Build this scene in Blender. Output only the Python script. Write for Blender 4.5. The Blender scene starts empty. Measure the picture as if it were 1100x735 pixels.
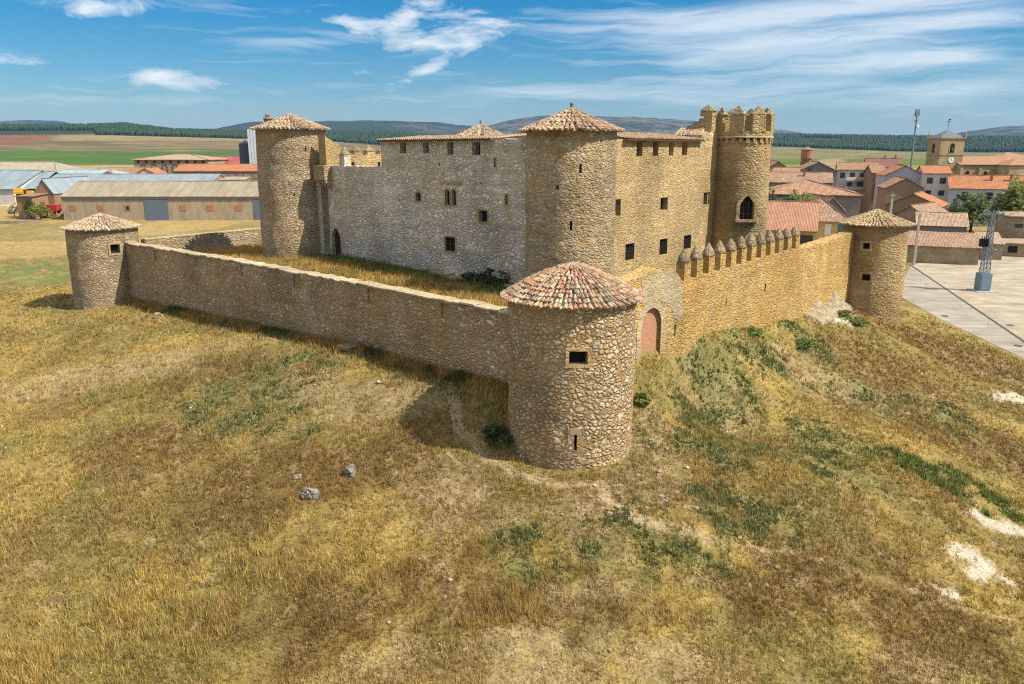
import bpy, bmesh, math, random
import numpy as np
from mathutils import Vector, noise as mnoise
from mathutils.geometry import tessellate_polygon
R = math.radians
random.seed(11)
rng = np.random.default_rng(7)
scene = bpy.context.scene
COL = scene.collection

# ------------------------------------------------------------------ camera
PITCH, FPX, CAMZ = R(13.9), 830.0, 17.0
cam_data = bpy.data.cameras.new('camera')
cam = bpy.data.objects.new('camera', cam_data)
COL.objects.link(cam)
cam.location = (0, 0, CAMZ)
cam.rotation_euler = (R(90) - PITCH, 0, 0)
cam_data.sensor_width = 36
cam_data.lens = 36 * FPX / 1100
cam_data.clip_start = 0.5
cam_data.clip_end = 60000
scene.camera = cam

# ------------------------------------------------------------------ light and sky
SUN_EL = R(50)
SUN_H = Vector((0.925, -0.380, 0))                    # horizontal direction towards the sun
sun_dir = Vector((SUN_H.x * math.cos(SUN_EL), SUN_H.y * math.cos(SUN_EL), math.sin(SUN_EL)))
sun_data = bpy.data.lights.new('sun', 'SUN')
sun_data.energy = 5.0
sun_data.angle = R(0.5)
sun_data.color = (1.0, 0.93, 0.81)
sun = bpy.data.objects.new('sun', sun_data)
COL.objects.link(sun)
sun.location = (60, -20, 90)
sun.rotation_euler = (-sun_dir).to_track_quat('-Z', 'Y').to_euler()

def ray(px, py):
    """direction of a photograph pixel (1100 x 735) in the world; used to survey where things stand"""
    x, u = px - 550.0, 367.5 - py
    return Vector((x, FPX * math.cos(PITCH) + u * math.sin(PITCH), u * math.cos(PITCH) - FPX * math.sin(PITCH)))

world = bpy.data.worlds.new('World')
scene.world = world
world.use_nodes = True
wt = world.node_tree
for n in list(wt.nodes): wt.nodes.remove(n)
def wn(t, **kw):
    n = wt.nodes.new(t)
    for k, v in kw.items(): setattr(n, k, v)
    return n
def wmath(op, a, b=None, c=None, clamp=False):
    n = wn('ShaderNodeMath', operation=op, use_clamp=clamp)
    for i, v in enumerate((a, b, c)):
        if v is None: continue
        if isinstance(v, (int, float)): n.inputs[i].default_value = v
        else: wt.links.new(v, n.inputs[i])
    return n.outputs[0]
HAZE = 0.000042
SKY_STRENGTH = 0.125
sky = wn('ShaderNodeTexSky', sky_type='NISHITA', sun_disc=False)
sky.sun_elevation = SUN_EL
sky.sun_rotation = math.atan2(SUN_H.x, SUN_H.y)
sky.altitude = 1000; sky.air_density = 1.0; sky.dust_density = 0.6; sky.ozone_density = 2.2
hsv = wn('ShaderNodeHueSaturation'); hsv.inputs['Saturation'].default_value = 1.25
hsv.inputs['Value'].default_value = 0.52
wt.links.new(sky.outputs[0], hsv.inputs['Color'])
tc = wn('ShaderNodeTexCoord')
sep = wn('ShaderNodeSeparateXYZ'); wt.links.new(tc.outputs['Generated'], sep.inputs[0])
az = wmath('ARCTAN2', sep.outputs[0], sep.outputs[1])
el = wmath('ARCSINE', sep.outputs[2])
# cloud field: two noises stretched along the horizon, warped
comb = wn('ShaderNodeCombineXYZ')
wt.links.new(wmath('MULTIPLY', az, 1.0), comb.inputs[0]); wt.links.new(wmath('MULTIPLY', el, 2.6), comb.inputs[1])
warp = wn('ShaderNodeTexNoise'); warp.inputs['Scale'].default_value = 7; warp.inputs['Detail'].default_value = 3
wt.links.new(comb.outputs[0], warp.inputs['Vector'])
vs = wn('ShaderNodeVectorMath', operation='MULTIPLY_ADD')
wt.links.new(warp.outputs['Color'], vs.inputs[0]); vs.inputs[1].default_value = (0.14, 0.10, 0); wt.links.new(comb.outputs[0], vs.inputs[2])
na = wn('ShaderNodeTexNoise'); na.inputs['Scale'].default_value = 13; na.inputs['Detail'].default_value = 9; na.inputs['Roughness'].default_value = 0.62
wt.links.new(vs.outputs[0], na.inputs['Vector'])
mp = wn('ShaderNodeMapping'); mp.inputs['Scale'].default_value = (0.45, 2.4, 1); mp.inputs['Rotation'].default_value = (0, 0, R(9))
wt.links.new(vs.outputs[0], mp.inputs['Vector'])
nb = wn('ShaderNodeTexNoise'); nb.inputs['Scale'].default_value = 12; nb.inputs['Detail'].default_value = 8; nb.inputs['Roughness'].default_value = 0.6
wt.links.new(mp.outputs[0], nb.inputs['Vector'])
def cloud_blob(px, py, wx, wy, amp, tilt=0.0):
    d = ray(px, py).normalized()
    a0, e0 = math.atan2(d.x, d.y), math.asin(d.z)
    sa, se = wx / 855.0, wy / 855.0
    da = wmath('SUBTRACT', az, a0); de = wmath('SUBTRACT', el, e0)
    ct, st = math.cos(R(tilt)), math.sin(R(tilt))
    u = wmath('DIVIDE', wmath('ADD', wmath('MULTIPLY', da, ct), wmath('MULTIPLY', de, st)), sa)
    v = wmath('DIVIDE', wmath('SUBTRACT', wmath('MULTIPLY', de, ct), wmath('MULTIPLY', da, st)), se)
    r2 = wmath('ADD', wmath('MULTIPLY', u, u), wmath('MULTIPLY', v, v))
    return wmath('MULTIPLY', wmath('EXPONENT', wmath('MULTIPLY', r2, -1.0)), amp)
def wsum(xs):
    s = xs[0]
    for x in xs[1:]: s = wmath('ADD', s, x)
    return s
puffs = wsum([cloud_blob(*b) for b in (
    (484, 38, 70, 24, 0.36), (432, 20, 30, 12, 0.34, 25), (458, 76, 46, 7, 0.36, 24), (510, 26, 30, 10, .18), (440, 52, 34, 9, .22, 15), (362, 20, 26, 8, 0.33), (188, 86, 44, 9, 0.27), (222, 92, 36, 8, 0.2), (165,80,20,5,.15),
    (24, 66, 34, 6, 0.34), (110, 8, 80, 12, 0.36, 6), (380, 34, 22, 8, .22))])
veils = wsum([cloud_blob(*b) for b in (
    (880, 10, 190, 13, 0.50, 2), (960, 32, 90, 9, 0.34, 3), (830, 45, 80, 16, .22, -6), (985, 62, 70, 10, .24, 4), (760, 60, 60, 9, .18, 10), (1025, 60, 30, 6, .25), (890, 72, 150, 36, 0.27, -4), (690, 42, 70, 16, 0.22),
    (600, 98, 170, 12, 0.24), (820, 104, 190, 9, 0.16), (350, 45, 110, 10, 0.12, 10), (120, 106, 200, 8, 0.14), (280, 44, 60, 5, .2), (1070, 14, 60, 14, .2), (660, 14, 80, 8, .07, 8), (1040, 95, 60, 8, .2, 8))])
ca = wmath('MULTIPLY', wmath('SUBTRACT', wmath('ADD', wmath('MULTIPLY_ADD', wmath('SUBTRACT', na.outputs[0], .5), 1.5, .5), puffs), 0.70), 2.8, clamp=True)
cb = wmath('MULTIPLY', wmath('SUBTRACT', wmath('ADD', nb.outputs[0], veils), 0.56), 2.1, clamp=True)
cb2 = wmath('MULTIPLY', cb, 0.72)
alpha = wmath('MAXIMUM', ca, cb2)
# unseen bright cloud sheet overhead, added as neutral fill for the shaded sides
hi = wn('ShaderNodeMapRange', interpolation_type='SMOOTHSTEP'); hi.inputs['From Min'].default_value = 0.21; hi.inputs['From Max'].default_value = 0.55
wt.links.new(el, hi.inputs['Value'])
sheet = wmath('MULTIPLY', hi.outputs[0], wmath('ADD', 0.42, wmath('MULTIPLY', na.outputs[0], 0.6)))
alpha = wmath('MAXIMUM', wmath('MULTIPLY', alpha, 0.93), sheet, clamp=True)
mixc = wn('ShaderNodeMix', data_type='RGBA')
wt.links.new(alpha, mixc.inputs['Factor']); 
grad = wn('ShaderNodeMapRange'); grad.inputs['From Min'].default_value = 0.0; grad.inputs['From Max'].default_value = 0.2
wt.links.new(el, grad.inputs['Value'])
tint = wn('ShaderNodeMix', data_type='RGBA')
wt.links.new(grad.outputs[0], tint.inputs['Factor'])
tint.inputs['A'].default_value = (1.10, 0.99, 0.95, 1); tint.inputs['B'].default_value = (0.0, 0.93, 1.22, 1)
tm = wn('ShaderNodeMix', data_type='RGBA', blend_type='MULTIPLY'); tm.inputs['Factor'].default_value = 1
wt.links.new(hsv.outputs[0], tm.inputs['A']); wt.links.new(tint.outputs['Result'], tm.inputs['B'])
wt.links.new(tm.outputs['Result'], mixc.inputs['A'])
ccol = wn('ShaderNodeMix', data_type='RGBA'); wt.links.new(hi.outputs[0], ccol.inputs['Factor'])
ccol.inputs['A'].default_value = (5.9, 6.1, 6.2, 1); ccol.inputs['B'].default_value = (6.6, 6.5, 6.4, 1)  # A: visible clouds; B: brighter tone of the added overhead fill
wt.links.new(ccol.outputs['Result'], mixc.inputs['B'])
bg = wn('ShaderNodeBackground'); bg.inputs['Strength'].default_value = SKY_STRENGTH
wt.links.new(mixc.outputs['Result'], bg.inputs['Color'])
wo = wn('ShaderNodeOutputWorld'); wt.links.new(bg.outputs[0], wo.inputs['Surface'])

scene.view_settings.view_transform = 'Standard'
scene.view_settings.look = 'None'
scene.view_settings.exposure = 0.46
scene.view_settings.gamma = 1.0
scene.view_settings.use_curve_mapping = False
scene.render.engine = 'CYCLES'
scene.cycles.use_denoising = False
scene.cycles.filter_width = 1.15
scene.cycles.max_bounces = 5
scene.cycles.volume_bounces = 0
scene.cycles.use_adaptive_sampling = False
scene.render.resolution_x, scene.render.resolution_y = 1024, 684

# ------------------------------------------------------------------ surveying helpers
def at_z(px, py, z):
    r = ray(px, py); t = (z - CAMZ) / r.z
    return Vector((r.x * t, r.y * t, z))
def at_y(px, py, Y):
    r = ray(px, py); t = Y / r.y
    return Vector((r.x * t, Y, CAMZ + r.z * t))
def on_plane(px, py, P0, n):
    r = ray(px, py); o = Vector((0, 0, CAMZ))
    t = (Vector(P0) - o).dot(n) / r.dot(n)
    return o + r * t
def hashv(ix, iy, seed):
    h = (ix.astype(np.int64) * 374761393 + iy.astype(np.int64) * 668265263 + seed * 1442695041) & 0x7fffffff
    h = ((h ^ (h >> 13)) * 1274126177) & 0x7fffffff
    return ((h ^ (h >> 16)) & 0xffff) / 65535.0
def vnoise(x, y, seed=0):
    x = np.asarray(x, float); y = np.asarray(y, float)
    ix, iy = np.floor(x), np.floor(y); fx, fy = x - ix, y - iy
    ux, uy = fx * fx * (3 - 2 * fx), fy * fy * (3 - 2 * fy)
    a = hashv(ix, iy, seed); b = hashv(ix + 1, iy, seed); c = hashv(ix, iy + 1, seed); d = hashv(ix + 1, iy + 1, seed)
    return (a * (1 - ux) + b * ux) * (1 - uy) + (c * (1 - ux) + d * ux) * uy
def fbm(x, y, seed=0, oct=4):
    s, amp, tot = 0, 1.0, 0
    for o in range(oct):
        s = s + amp * vnoise(np.asarray(x) * 2 ** o + 17.3 * o, np.asarray(y) * 2 ** o - 9.1 * o, seed + o); tot += amp; amp *= .55
    return s / tot
def sstep(a, b, x):
    t = np.clip((np.asarray(x, float) - a) / (b - a), 0, 1); return t * t * (3 - 2 * t)

# ------------------------------------------------------------------ mesh helpers
ORG = {}
class MB:
    def __init__(s): s.v, s.f, s.m, s.uv, s.fa = [], [], [], {}, {}
    def face(s, pts, m=0, uv=None, a=None):
        i = len(s.v); s.v.extend([tuple(p) for p in pts]); s.f.append(tuple(range(i, i + len(pts)))); s.m.append(m)
        if uv: s.uv[len(s.f) - 1] = uv
        if a is not None: s.fa[len(s.f) - 1] = a
    def raw(s, vs, fs, m=0, a=None):
        i = len(s.v); s.v.extend([tuple(p) for p in vs])
        for f in fs:
            s.f.append(tuple(i + k for k in f)); s.m.append(m)
            if a is not None: s.fa[len(s.f) - 1] = a
    def box(s, c, ux, uy, uz, m=0, a=None, taper=1.0):
        """c centre, half-axis vectors"""
        c, ux, uy, uz = map(Vector, (c, ux, uy, uz)); P = []
        for k in (-1, 1):
            t = taper if k == 1 else 1.0
            for (i, j) in ((-1, -1), (1, -1), (1, 1), (-1, 1)): P.append(c + ux * i * t + uy * j * t + uz * k)
        s.raw(P, [(3, 2, 1, 0), (4, 5, 6, 7), (0, 1, 5, 4), (1, 2, 6, 5), (2, 3, 7, 6), (3, 0, 4, 7)], m, a)
    def tube(s, p0, p1, r0, r1=None, n=8, m=0, caps=True):
        p0, p1 = Vector(p0), Vector(p1); r1 = r0 if r1 is None else r1
        d = (p1 - p0).normalized(); a = d.orthogonal().normalized(); b = d.cross(a)
        vs = [p0 + (a * math.cos(2 * math.pi * i / n) + b * math.sin(2 * math.pi * i / n)) * r0 for i in range(n)]
        vs += [p1 + (a * math.cos(2 * math.pi * i / n) + b * math.sin(2 * math.pi * i / n)) * r1 for i in range(n)]
        fs = [(i, (i + 1) % n, n + (i + 1) % n, n + i) for i in range(n)]
        if caps: fs += [tuple(range(n - 1, -1, -1)), tuple(range(n, 2 * n))]
        s.raw(vs, fs, m)
    def lathe(s, c, prof, n=16, m=0):
        c = Vector(c); vs = []
        for (r, z) in prof:
            for i in range(n): vs.append(c + Vector((r * math.cos(2 * math.pi * i / n), r * math.sin(2 * math.pi * i / n), z)))
        fs = [(k * n + i, k * n + (i + 1) % n, (k + 1) * n + (i + 1) % n, (k + 1) * n + i) for k in range(len(prof) - 1) for i in range(n)]
        fs += [tuple(range(n - 1, -1, -1)), tuple(range((len(prof) - 1) * n, len(prof) * n))]
        s.raw(vs, fs, m)
    def build(s, name, mats, parent=None, smooth=False, merge=False, origin=None):
        me = bpy.data.meshes.new(name)
        o = ORG.get(parent.name, Vector()) if parent else (Vector(origin) if origin is not None else None)
        if o is None:
            A = np.array(s.v); o = Vector(((A[:, 0].min() + A[:, 0].max()) / 2, (A[:, 1].min() + A[:, 1].max()) / 2, A[:, 2].min()))
        me.from_pydata([(p[0] - o.x, p[1] - o.y, p[2] - o.z) for p in s.v], [], s.f)
        mats = mats if isinstance(mats, (list, tuple)) else [mats]
        for mt in mats: me.materials.append(mt)
        me.polygons.foreach_set('material_index', s.m)
        if s.uv:
            uvl = me.uv_layers.new(name='UVMap')
            for fi, uv in s.uv.items():
                for k, li in enumerate(me.polygons[fi].loop_indices): uvl.data[li].uv = uv[k]
        if s.fa:
            at = me.attributes.new('rnd', 'FLOAT', 'FACE')
            arr = np.zeros(len(s.f), np.float32)
            for k, v in s.fa.items(): arr[k] = v
            at.data.foreach_set('value', arr)
        if merge:
            bm = bmesh.new(); bm.from_mesh(me); bmesh.ops.remove_doubles(bm, verts=bm.verts, dist=1e-4); bm.to_mesh(me); bm.free()
        if smooth: me.polygons.foreach_set('use_smooth', [True] * len(me.polygons))
        me.update()
        ob = bpy.data.objects.new(name, me); COL.objects.link(ob)
        if parent: ob.parent = parent; ORG[ob.name] = o
        else: ob.location = o; ORG[ob.name] = o
        return ob
def tag(o, label=None, cat=None, group=None, kind=None):
    if label: o['label'] = label
    if cat: o['category'] = cat
    if group: o['group'] = group
    if kind: o['kind'] = kind
    return o
def thing(name, loc, label, cat, group=None):
    e = bpy.data.objects.new(name, None); COL.objects.link(e); e.location = loc; e.empty_display_size = .3
    ORG[e.name] = Vector(loc); return tag(e, label, cat, group)
def lab(o, text): o['label'] = text; return o
def copy_tree(o, parent=None):
    c = o.copy(); COL.objects.link(c); c.parent = parent
    ORG[c.name] = ORG.get(o.name, Vector())
    for ch in list(o.children): copy_tree(ch, c)
    return c
# ------------------------------------------------------------------ materials
MATS = {}
class NT:
    def __init__(s, name):
        s.mat = bpy.data.materials.new(name); s.mat.use_nodes = True; s.t = s.mat.node_tree
        s.bsdf = s.t.nodes['Principled BSDF']; s.bsdf.inputs['Roughness'].default_value = 0.9
        s.bsdf.inputs['Specular IOR Level'].default_value = 0.15
    def n(s, t, **kw):
        k = s.t.nodes.new(t)
        for a, v in kw.items(): setattr(k, a, v)
        return k
    def set(s, sock, v):
        if isinstance(v, (int, float)): sock.default_value = v
        elif isinstance(v, (tuple, list)): sock.default_value = tuple(v) if len(v) == len(sock.default_value) else (*v, 1)
        else: s.t.links.new(v, sock)
    def math(s, op, a, b=None, c=None, clamp=False):
        k = s.n('ShaderNodeMath', operation=op, use_clamp=clamp)
        for i, v in enumerate((a, b, c)):
            if v is not None: s.set(k.inputs[i], v)
        return k.outputs[0]
    def mix(s, f, a, b, blend='MIX'):
        k = s.n('ShaderNodeMix', data_type='RGBA', blend_type=blend)
        s.set(k.inputs['Factor'], f); s.set(k.inputs['A'], a); s.set(k.inputs['B'], b); return k.outputs['Result']
    def pos(s, sc=(1, 1, 1), rot=0):
        g = s.n('ShaderNodeNewGeometry'); m = s.n('ShaderNodeMapping'); m.inputs['Scale'].default_value = sc; m.inputs['Rotation'].default_value = (0, 0, rot)
        s.t.links.new(g.outputs['Position'], m.inputs['Vector']); return m.outputs[0]
    def noise(s, v, scale, detail=4, rough=.55, out=0):
        k = s.n('ShaderNodeTexNoise'); k.inputs['Scale'].default_value = scale; k.inputs['Detail'].default_value = detail; k.inputs['Roughness'].default_value = rough
        if v is not None: s.set(k.inputs['Vector'], v)
        return k.outputs[out]
    def ramp(s, f, stops, interp='LINEAR'):
        k = s.n('ShaderNodeValToRGB'); e = k.color_ramp.elements; k.color_ramp.interpolation = interp
        while len(e) < len(stops): e.new(0.5)
        for el, (p, c) in zip(e, stops):
            el.position = p; el.color = (c, c, c, 1) if isinstance(c, (int, float)) else (*c, 1)
        s.set(k.inputs[0], f); return k.outputs[0]
    def bump(s, h, dist, strength=1.0):
        k = s.n('ShaderNodeBump'); k.inputs['Strength'].default_value = strength; k.inputs['Distance'].default_value = dist
        s.set(k.inputs['Height'], h); s.t.links.new(k.outputs[0], s.bsdf.inputs['Normal'])
    def out(s, c): s.set(s.bsdf.inputs['Base Color'], c); return s.mat
def stone(name, cols, mortar, scale=2.6, zs=1.35, edge=0.09, bump=0.07, stain=(.30, .19, .07), stain_amt=.5, grey=(.30, .28, .24), warp=.22, mix2=True, blot=.5, gain=1.0):
    m = NT(name)
    p = m.pos((1, 1, zs))
    w = m.noise(p, 1.7, 3, out=1)
    vm = m.n('ShaderNodeVectorMath', operation='MULTIPLY_ADD'); m.set(vm.inputs[0], w); vm.inputs[1].default_value = (warp,) * 3; m.set(vm.inputs[2], p)
    q = vm.outputs[0]
    def vor(sc):
        a = m.n('ShaderNodeTexVoronoi', feature='F1'); a.inputs['Scale'].default_value = sc; m.set(a.inputs['Vector'], q)
        b = m.n('ShaderNodeTexVoronoi', feature='DISTANCE_TO_EDGE'); b.inputs['Scale'].default_value = sc; m.set(b.inputs['Vector'], q)
        sp = m.n('ShaderNodeSeparateColor'); m.set(sp.inputs[0], a.outputs['Color'])
        return sp.outputs[0], sp.outputs[1], b.outputs['Distance']
    r1, g1, e1 = vor(scale)
    if mix2:
        r2, g2, e2 = vor(scale * .60)
        sel = m.math('GREATER_THAN', m.noise(m.pos((1, 1, 1.8)), .9, 4, .65), .55)
        def pick(a, b): return m.math('ADD', m.math('MULTIPLY', a, m.math('SUBTRACT', 1.0, sel)), m.math('MULTIPLY', b, sel))
        r1, g1, e1 = pick(r1, r2), pick(g1, g2), pick(e1, e2)
    k = len(cols)
    c = m.ramp(r1, [((i + .5) / k, cc) for i, cc in enumerate(cols)], 'CONSTANT' if k > 4 else 'LINEAR')
    fine = m.noise(m.pos(), 9.0, 5, .7)
    c = m.mix(1.0, c, m.ramp(fine, [(.25, .62), (.75, 1.28)]), 'MULTIPLY')
    gap = m.math('ADD', edge * .9, m.math('MULTIPLY', m.math('SUBTRACT', m.noise(p, 5.5, 3), .5), edge * 2.2))
    gap = m.math('ADD', gap, m.math('MULTIPLY', m.math('GREATER_THAN', g1, .72), edge * .7))
    mask = m.math('MULTIPLY', m.math('SUBTRACT', e1, m.math('MULTIPLY', gap, .7)), 1.5 / edge, clamp=True)
    small = m.math('GREATER_THAN', g1, .16)          # some stones lie flush under the mortar
    mask2 = m.math('MULTIPLY', mask, m.math('ADD', .3, m.math('MULTIPLY', small, .7)))
    mc = m.mix(1.0, mortar, m.ramp(m.noise(m.pos(), 6, 4, .7), [(.3, .7), (.7, 1.2)]), 'MULTIPLY')
    c = m.mix(mask2, mc, c)
    big = m.ramp(m.noise(m.pos((1, 1, .8)), .33, 5, .6), [(.45, 0), (.62, 1)])
    c = m.mix(m.math('MULTIPLY', big, stain_amt), c, stain)
    streak = m.ramp(m.noise(m.pos((1, 1, .25)), .9, 5, .65), [(.52, 0), (.7, 1)])
    c = m.mix(m.math('MULTIPLY', streak, blot), c, grey)
    c = m.mix(1.0, c, m.ramp(m.noise(m.pos((1, 1, .7)), .22, 6, .62), [(.32, .72 * gain), (.68, 1.2 * gain)]), 'MULTIPLY')
    rosy = m.ramp(m.noise(m.pos((1, 1, .8)), .55, 5, .6), [(.50, 0), (.66, .45)])
    c = m.mix(rosy, c, (1.06, .93, .90), 'MULTIPLY')
    c = m.mix(1.0, c, m.ramp(m.noise(m.pos((.12, .12, 1.9)), 1.0, 4, .6), [(.3, .86), (.7, 1.13)]), 'MULTIPLY')
    h = m.math('ADD', m.math('MULTIPLY', m.math('MINIMUM', e1, edge * 2.4), 1.0 / (edge * 2.4)), m.math('MULTIPLY', fine, .35))
    h = m.math('ADD', h, m.math('MULTIPLY', r1, .3))
    m.bump(h, bump, 1.0)
    return m.out(c)
CR, TN, GY, OC, WH, BR = (.50, .42, .29), (.40, .29, .155), (.33, .30, .25), (.40, .245, .085), (.58, .52, .41), (.25, .16, .08)
M_tower = stone('rubble_cream', [(.57,.47,.32), (.45,.33,.175), (.63,.54,.40), (.44,.39,.31), (.54,.45,.31), (.50,.36,.19), (.58,.49,.35), (.38,.27,.14)], (.335, .225, .105), 3.35, 1.3, .12, .085, (.53, .35, .15), .36, (.48, .40, .27), warp=.3)
M_ltower = stone('rubble_pale', [CR, (.52,.44,.31), TN, CR, GY, (.42,.29,.14)], (.34, .255, .145), 3.2, 1.7, .11, .075, (.44, .29, .14), .35, (.44, .39, .30), blot=.35)
M_lwall = stone('rubble_brown', [(.52,.39,.22), (.46,.42,.35), (.62,.53,.38), (.52,.40,.24), (.50,.33,.14), (.36,.25,.14), (.70,.63,.51)], (.36, .255, .135), 3.1, 1.4, .12, .07, (.40, .25, .11), .5, (.42, .36, .28))
M_kleft = stone('rubble_grey', [(.68,.62,.53), (.55,.53,.49), (.74,.70,.62), (.54,.45,.31), (.60,.57,.51), (.50,.35,.17), (.66,.60,.49), (.48,.46,.43)], (.44, .375, .28), 2.9, 1.35, .12, .08, (.50, .38, .2), .26, (.60, .58, .54), blot=.5, gain=1.2)
M_kcorner = stone('rubble_mixed', [CR, WH, OC, TN, CR, GY, BR], (.42, .325, .185), 3.5, 1.6, .12, .075, (.44, .29, .11), .34, (.42, .38, .31), blot=.3)
M_kright = stone('masonry_gold', [(.53, .36, .165), (.43, .28, .105), (.60, .44, .235), (.47, .30, .115), (.37, .27, .14), (.57, .39, .17)], (.58, .43, .225), 3.2, 1.8, .10, .05, (.52, .35, .16), .45, (.53, .43, .28), blot=.4, gain=.9)
M_rwall = stone('masonry_ochre', [(.47, .28, .08), (.37, .215, .06), (.54, .37, .14), (.32, .20, .08), (.49, .31, .09), (.43, .32, .16)], (.50, .345, .135), 3.0, 1.9, .11, .055, (.46, .275, .085), .5, (.50, .41, .24), blot=.45)
M_ktower = stone('masonry_brown', [(.44, .31, .15), (.36, .25, .12), (.48, .36, .2), (.33, .25, .15), (.42, .28, .1)], (.40, .30, .155), 2.8, 1.8, .12, .075, (.38, .24, .09), .5, (.36, .31, .22))
M_gate = stone('masonry_weathered', [(.43, .35, .21), (.39, .32, .2), (.46, .38, .25)], (.42, .34, .2), 2.0, 1.9, .06, .03, (.40, .29, .12), .4, (.36, .33, .26))
M_dress = stone('dressed_stone', [(.43, .32, .165), (.40, .29, .14), (.45, .35, .2)], (.36, .26, .13), 1.6, 1.4, .04, .02, (.46, .32, .14), .3, (.42, .36, .26), mix2=False)
M_cap = stone('wall_coping', [(.50, .42, .28), (.45, .37, .24), (.52, .46, .34)], (.42, .34, .2), 1.5, 1.0, .05, .03, (.45, .33, .15), .4, (.40, .36, .28))
M_lichen = stone('lichen_stone', [(.34, .26, .155), (.27, .21, .13), (.39, .31, .19)], (.27, .205, .12), 3.0, 1.0, .05, .05, (.34, .25, .12), .4, (.24, .22, .18), mix2=False)
M_rock = stone('grey_boulder', [(.33, .305, .26), (.27, .25, .21), (.38, .35, .29)], (.20, .17, .13), 2.4, 1.0, .04, .06, (.36, .28, .16), .3, (.16, .15, .13), mix2=False)

M_village_stone = stone('village_rubble', [(.38, .31, .2), (.33, .26, .16), (.42, .35, .24)], (.34, .27, .17), 2.0, 1.6, .06, .04, (.36, .27, .15), .4, (.38, .33, .26), mix2=False)
M_church = stone('church_stone', [(.42, .34, .2), (.38, .3, .17), (.46, .38, .25)], (.38, .3, .18), 1.2, 1.6, .04, .03, (.36, .25, .12), .4, (.36, .31, .23), mix2=False)

def plain(name, c, rough=.85, var=.25, scale=1.5, metal=0, spec=.2, bump=0):
    m = NT(name); m.bsdf.inputs['Roughness'].default_value = rough; m.bsdf.inputs['Metallic'].default_value = metal; m.bsdf.inputs['Specular IOR Level'].default_value = spec
    f = m.noise(m.pos(), scale, 6, .65)
    col = m.mix(1.0, c, m.ramp(f, [(.25, 1 - var), (.75, 1 + var)]), 'MULTIPLY')
    if bump: m.bump(m.noise(m.pos(), scale * 6, 4, .7), bump)
    return m.out(col)
M_chalk = plain('chalk_rock', (.47, .38, .25), var=.55, scale=2.2, bump=.2)
def plaster(name, c, dirt=(.25, .2, .14), amt=.5):
    m = NT(name)
    f = m.ramp(m.noise(m.pos((1, 1, .3)), .8, 6, .7), [(.42, 0), (.72, 1)])
    col = m.mix(m.math('MULTIPLY', f, amt), c, dirt)
    col = m.mix(1.0, col, m.ramp(m.noise(m.pos(), 3.5, 5, .7), [(.3, .85), (.7, 1.12)]), 'MULTIPLY')
    m.bump(m.noise(m.pos(), 8, 4, .7), .015)
    return m.out(col)
def tiles_geo(name, cols, patch=None):
    """colour of each modelled tile from its own random number"""
    m = NT(name)
    at = m.n('ShaderNodeAttribute', attribute_name='rnd')
    k = len(cols)
    c = m.ramp(at.outputs['Fac'], [(i / k, cc) for i, cc in enumerate(cols)], 'CONSTANT')
    f = m.noise(m.pos(), 7, 5, .75)
    c = m.mix(m.ramp(f, [(.46, 0), (.64, .8)]), c, (.47, .40, .28))
    c = m.mix(m.ramp(m.noise(m.pos(), 5, 4, .7), [(.50, 0), (.68, .8)]), c, (.12, .095, .07))
    c = m.mix(1.0, c, m.ramp(m.noise(m.pos(), 14, 4, .7), [(.3, .7), (.7, 1.25)]), 'MULTIPLY')
    m.bump(m.noise(m.pos(), 22, 3, .7), .012)
    return m.out(c)
ORG_T, RED_T, CRM_T, BRN_T, PNK_T, DRK_T = (.40, .205, .105), (.38, .14, .075), (.46, .37, .25), (.29, .20, .125), (.42, .27, .17), (.17, .12, .085)
M_tile_front = tiles_geo('tiles_front', [CRM_T, ORG_T, RED_T, CRM_T, ORG_T, DRK_T, RED_T, CRM_T, BRN_T, ORG_T])
M_tile_keep = tiles_geo('tiles_keep', [ORG_T, PNK_T, CRM_T, BRN_T, ORG_T, DRK_T, PNK_T, CRM_T])
M_tile_old = tiles_geo('tiles_old', [CRM_T, PNK_T, CRM_T, BRN_T, CRM_T, ORG_T])
M_tile_olive = tiles_geo('tiles_olive', [(.44, .33, .17), (.38, .28, .14), (.48, .37, .21), (.33, .22, .12), (.42, .26, .13)])
def tile_uv(name, cols, pitch=.24, course=.36, dirt=(.2, .15, .1), amt=.4, bump=.06):
    """roof tiles in the metres of the roof's own UV map"""
    m = NT(name)
    uv = m.n('ShaderNodeTexCoord'); s = m.n('ShaderNodeSeparateXYZ'); m.t.links.new(uv.outputs['UV'], s.inputs[0])
    u = m.math('DIVIDE', s.outputs[0], pitch); v = m.math('DIVIDE', s.outputs[1], course)
    cb = m.n('ShaderNodeCombineXYZ'); m.set(cb.inputs[0], m.math('FLOOR', u)); m.set(cb.inputs[1], m.math('FLOOR', v))
    wnz = m.n('ShaderNodeTexWhiteNoise', noise_dimensions='2D'); m.t.links.new(cb.outputs[0], wnz.inputs['Vector'])
    k = len(cols)
    c = m.ramp(wnz.outputs[0], [(i / k, cc) for i, cc in enumerate(cols)], 'CONSTANT')
    f = m.ramp(m.noise(m.pos(), .5, 6, .7), [(.42, 0), (.68, 1)])
    c = m.mix(m.math('MULTIPLY', f, amt), c, dirt)
    c = m.mix(1.0, c, m.ramp(m.noise(m.pos(), 4, 5, .7), [(.3, .8), (.7, 1.18)]), 'MULTIPLY')
    fu = m.math('FRACT', u); arch = m.math('SINE', m.math('MULTIPLY', fu, math.pi))
    h = m.math('ADD', m.math('POWER', arch, .6), m.math('MULTIPLY', m.math('FRACT', v), -.35))
    gap = m.math('MULTIPLY', m.math('LESS_THAN', arch, .38), .45)
    c = m.mix(gap, c, (.13, .075, .045))
    m.bump(h, bump)
    return m.out(c)
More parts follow.
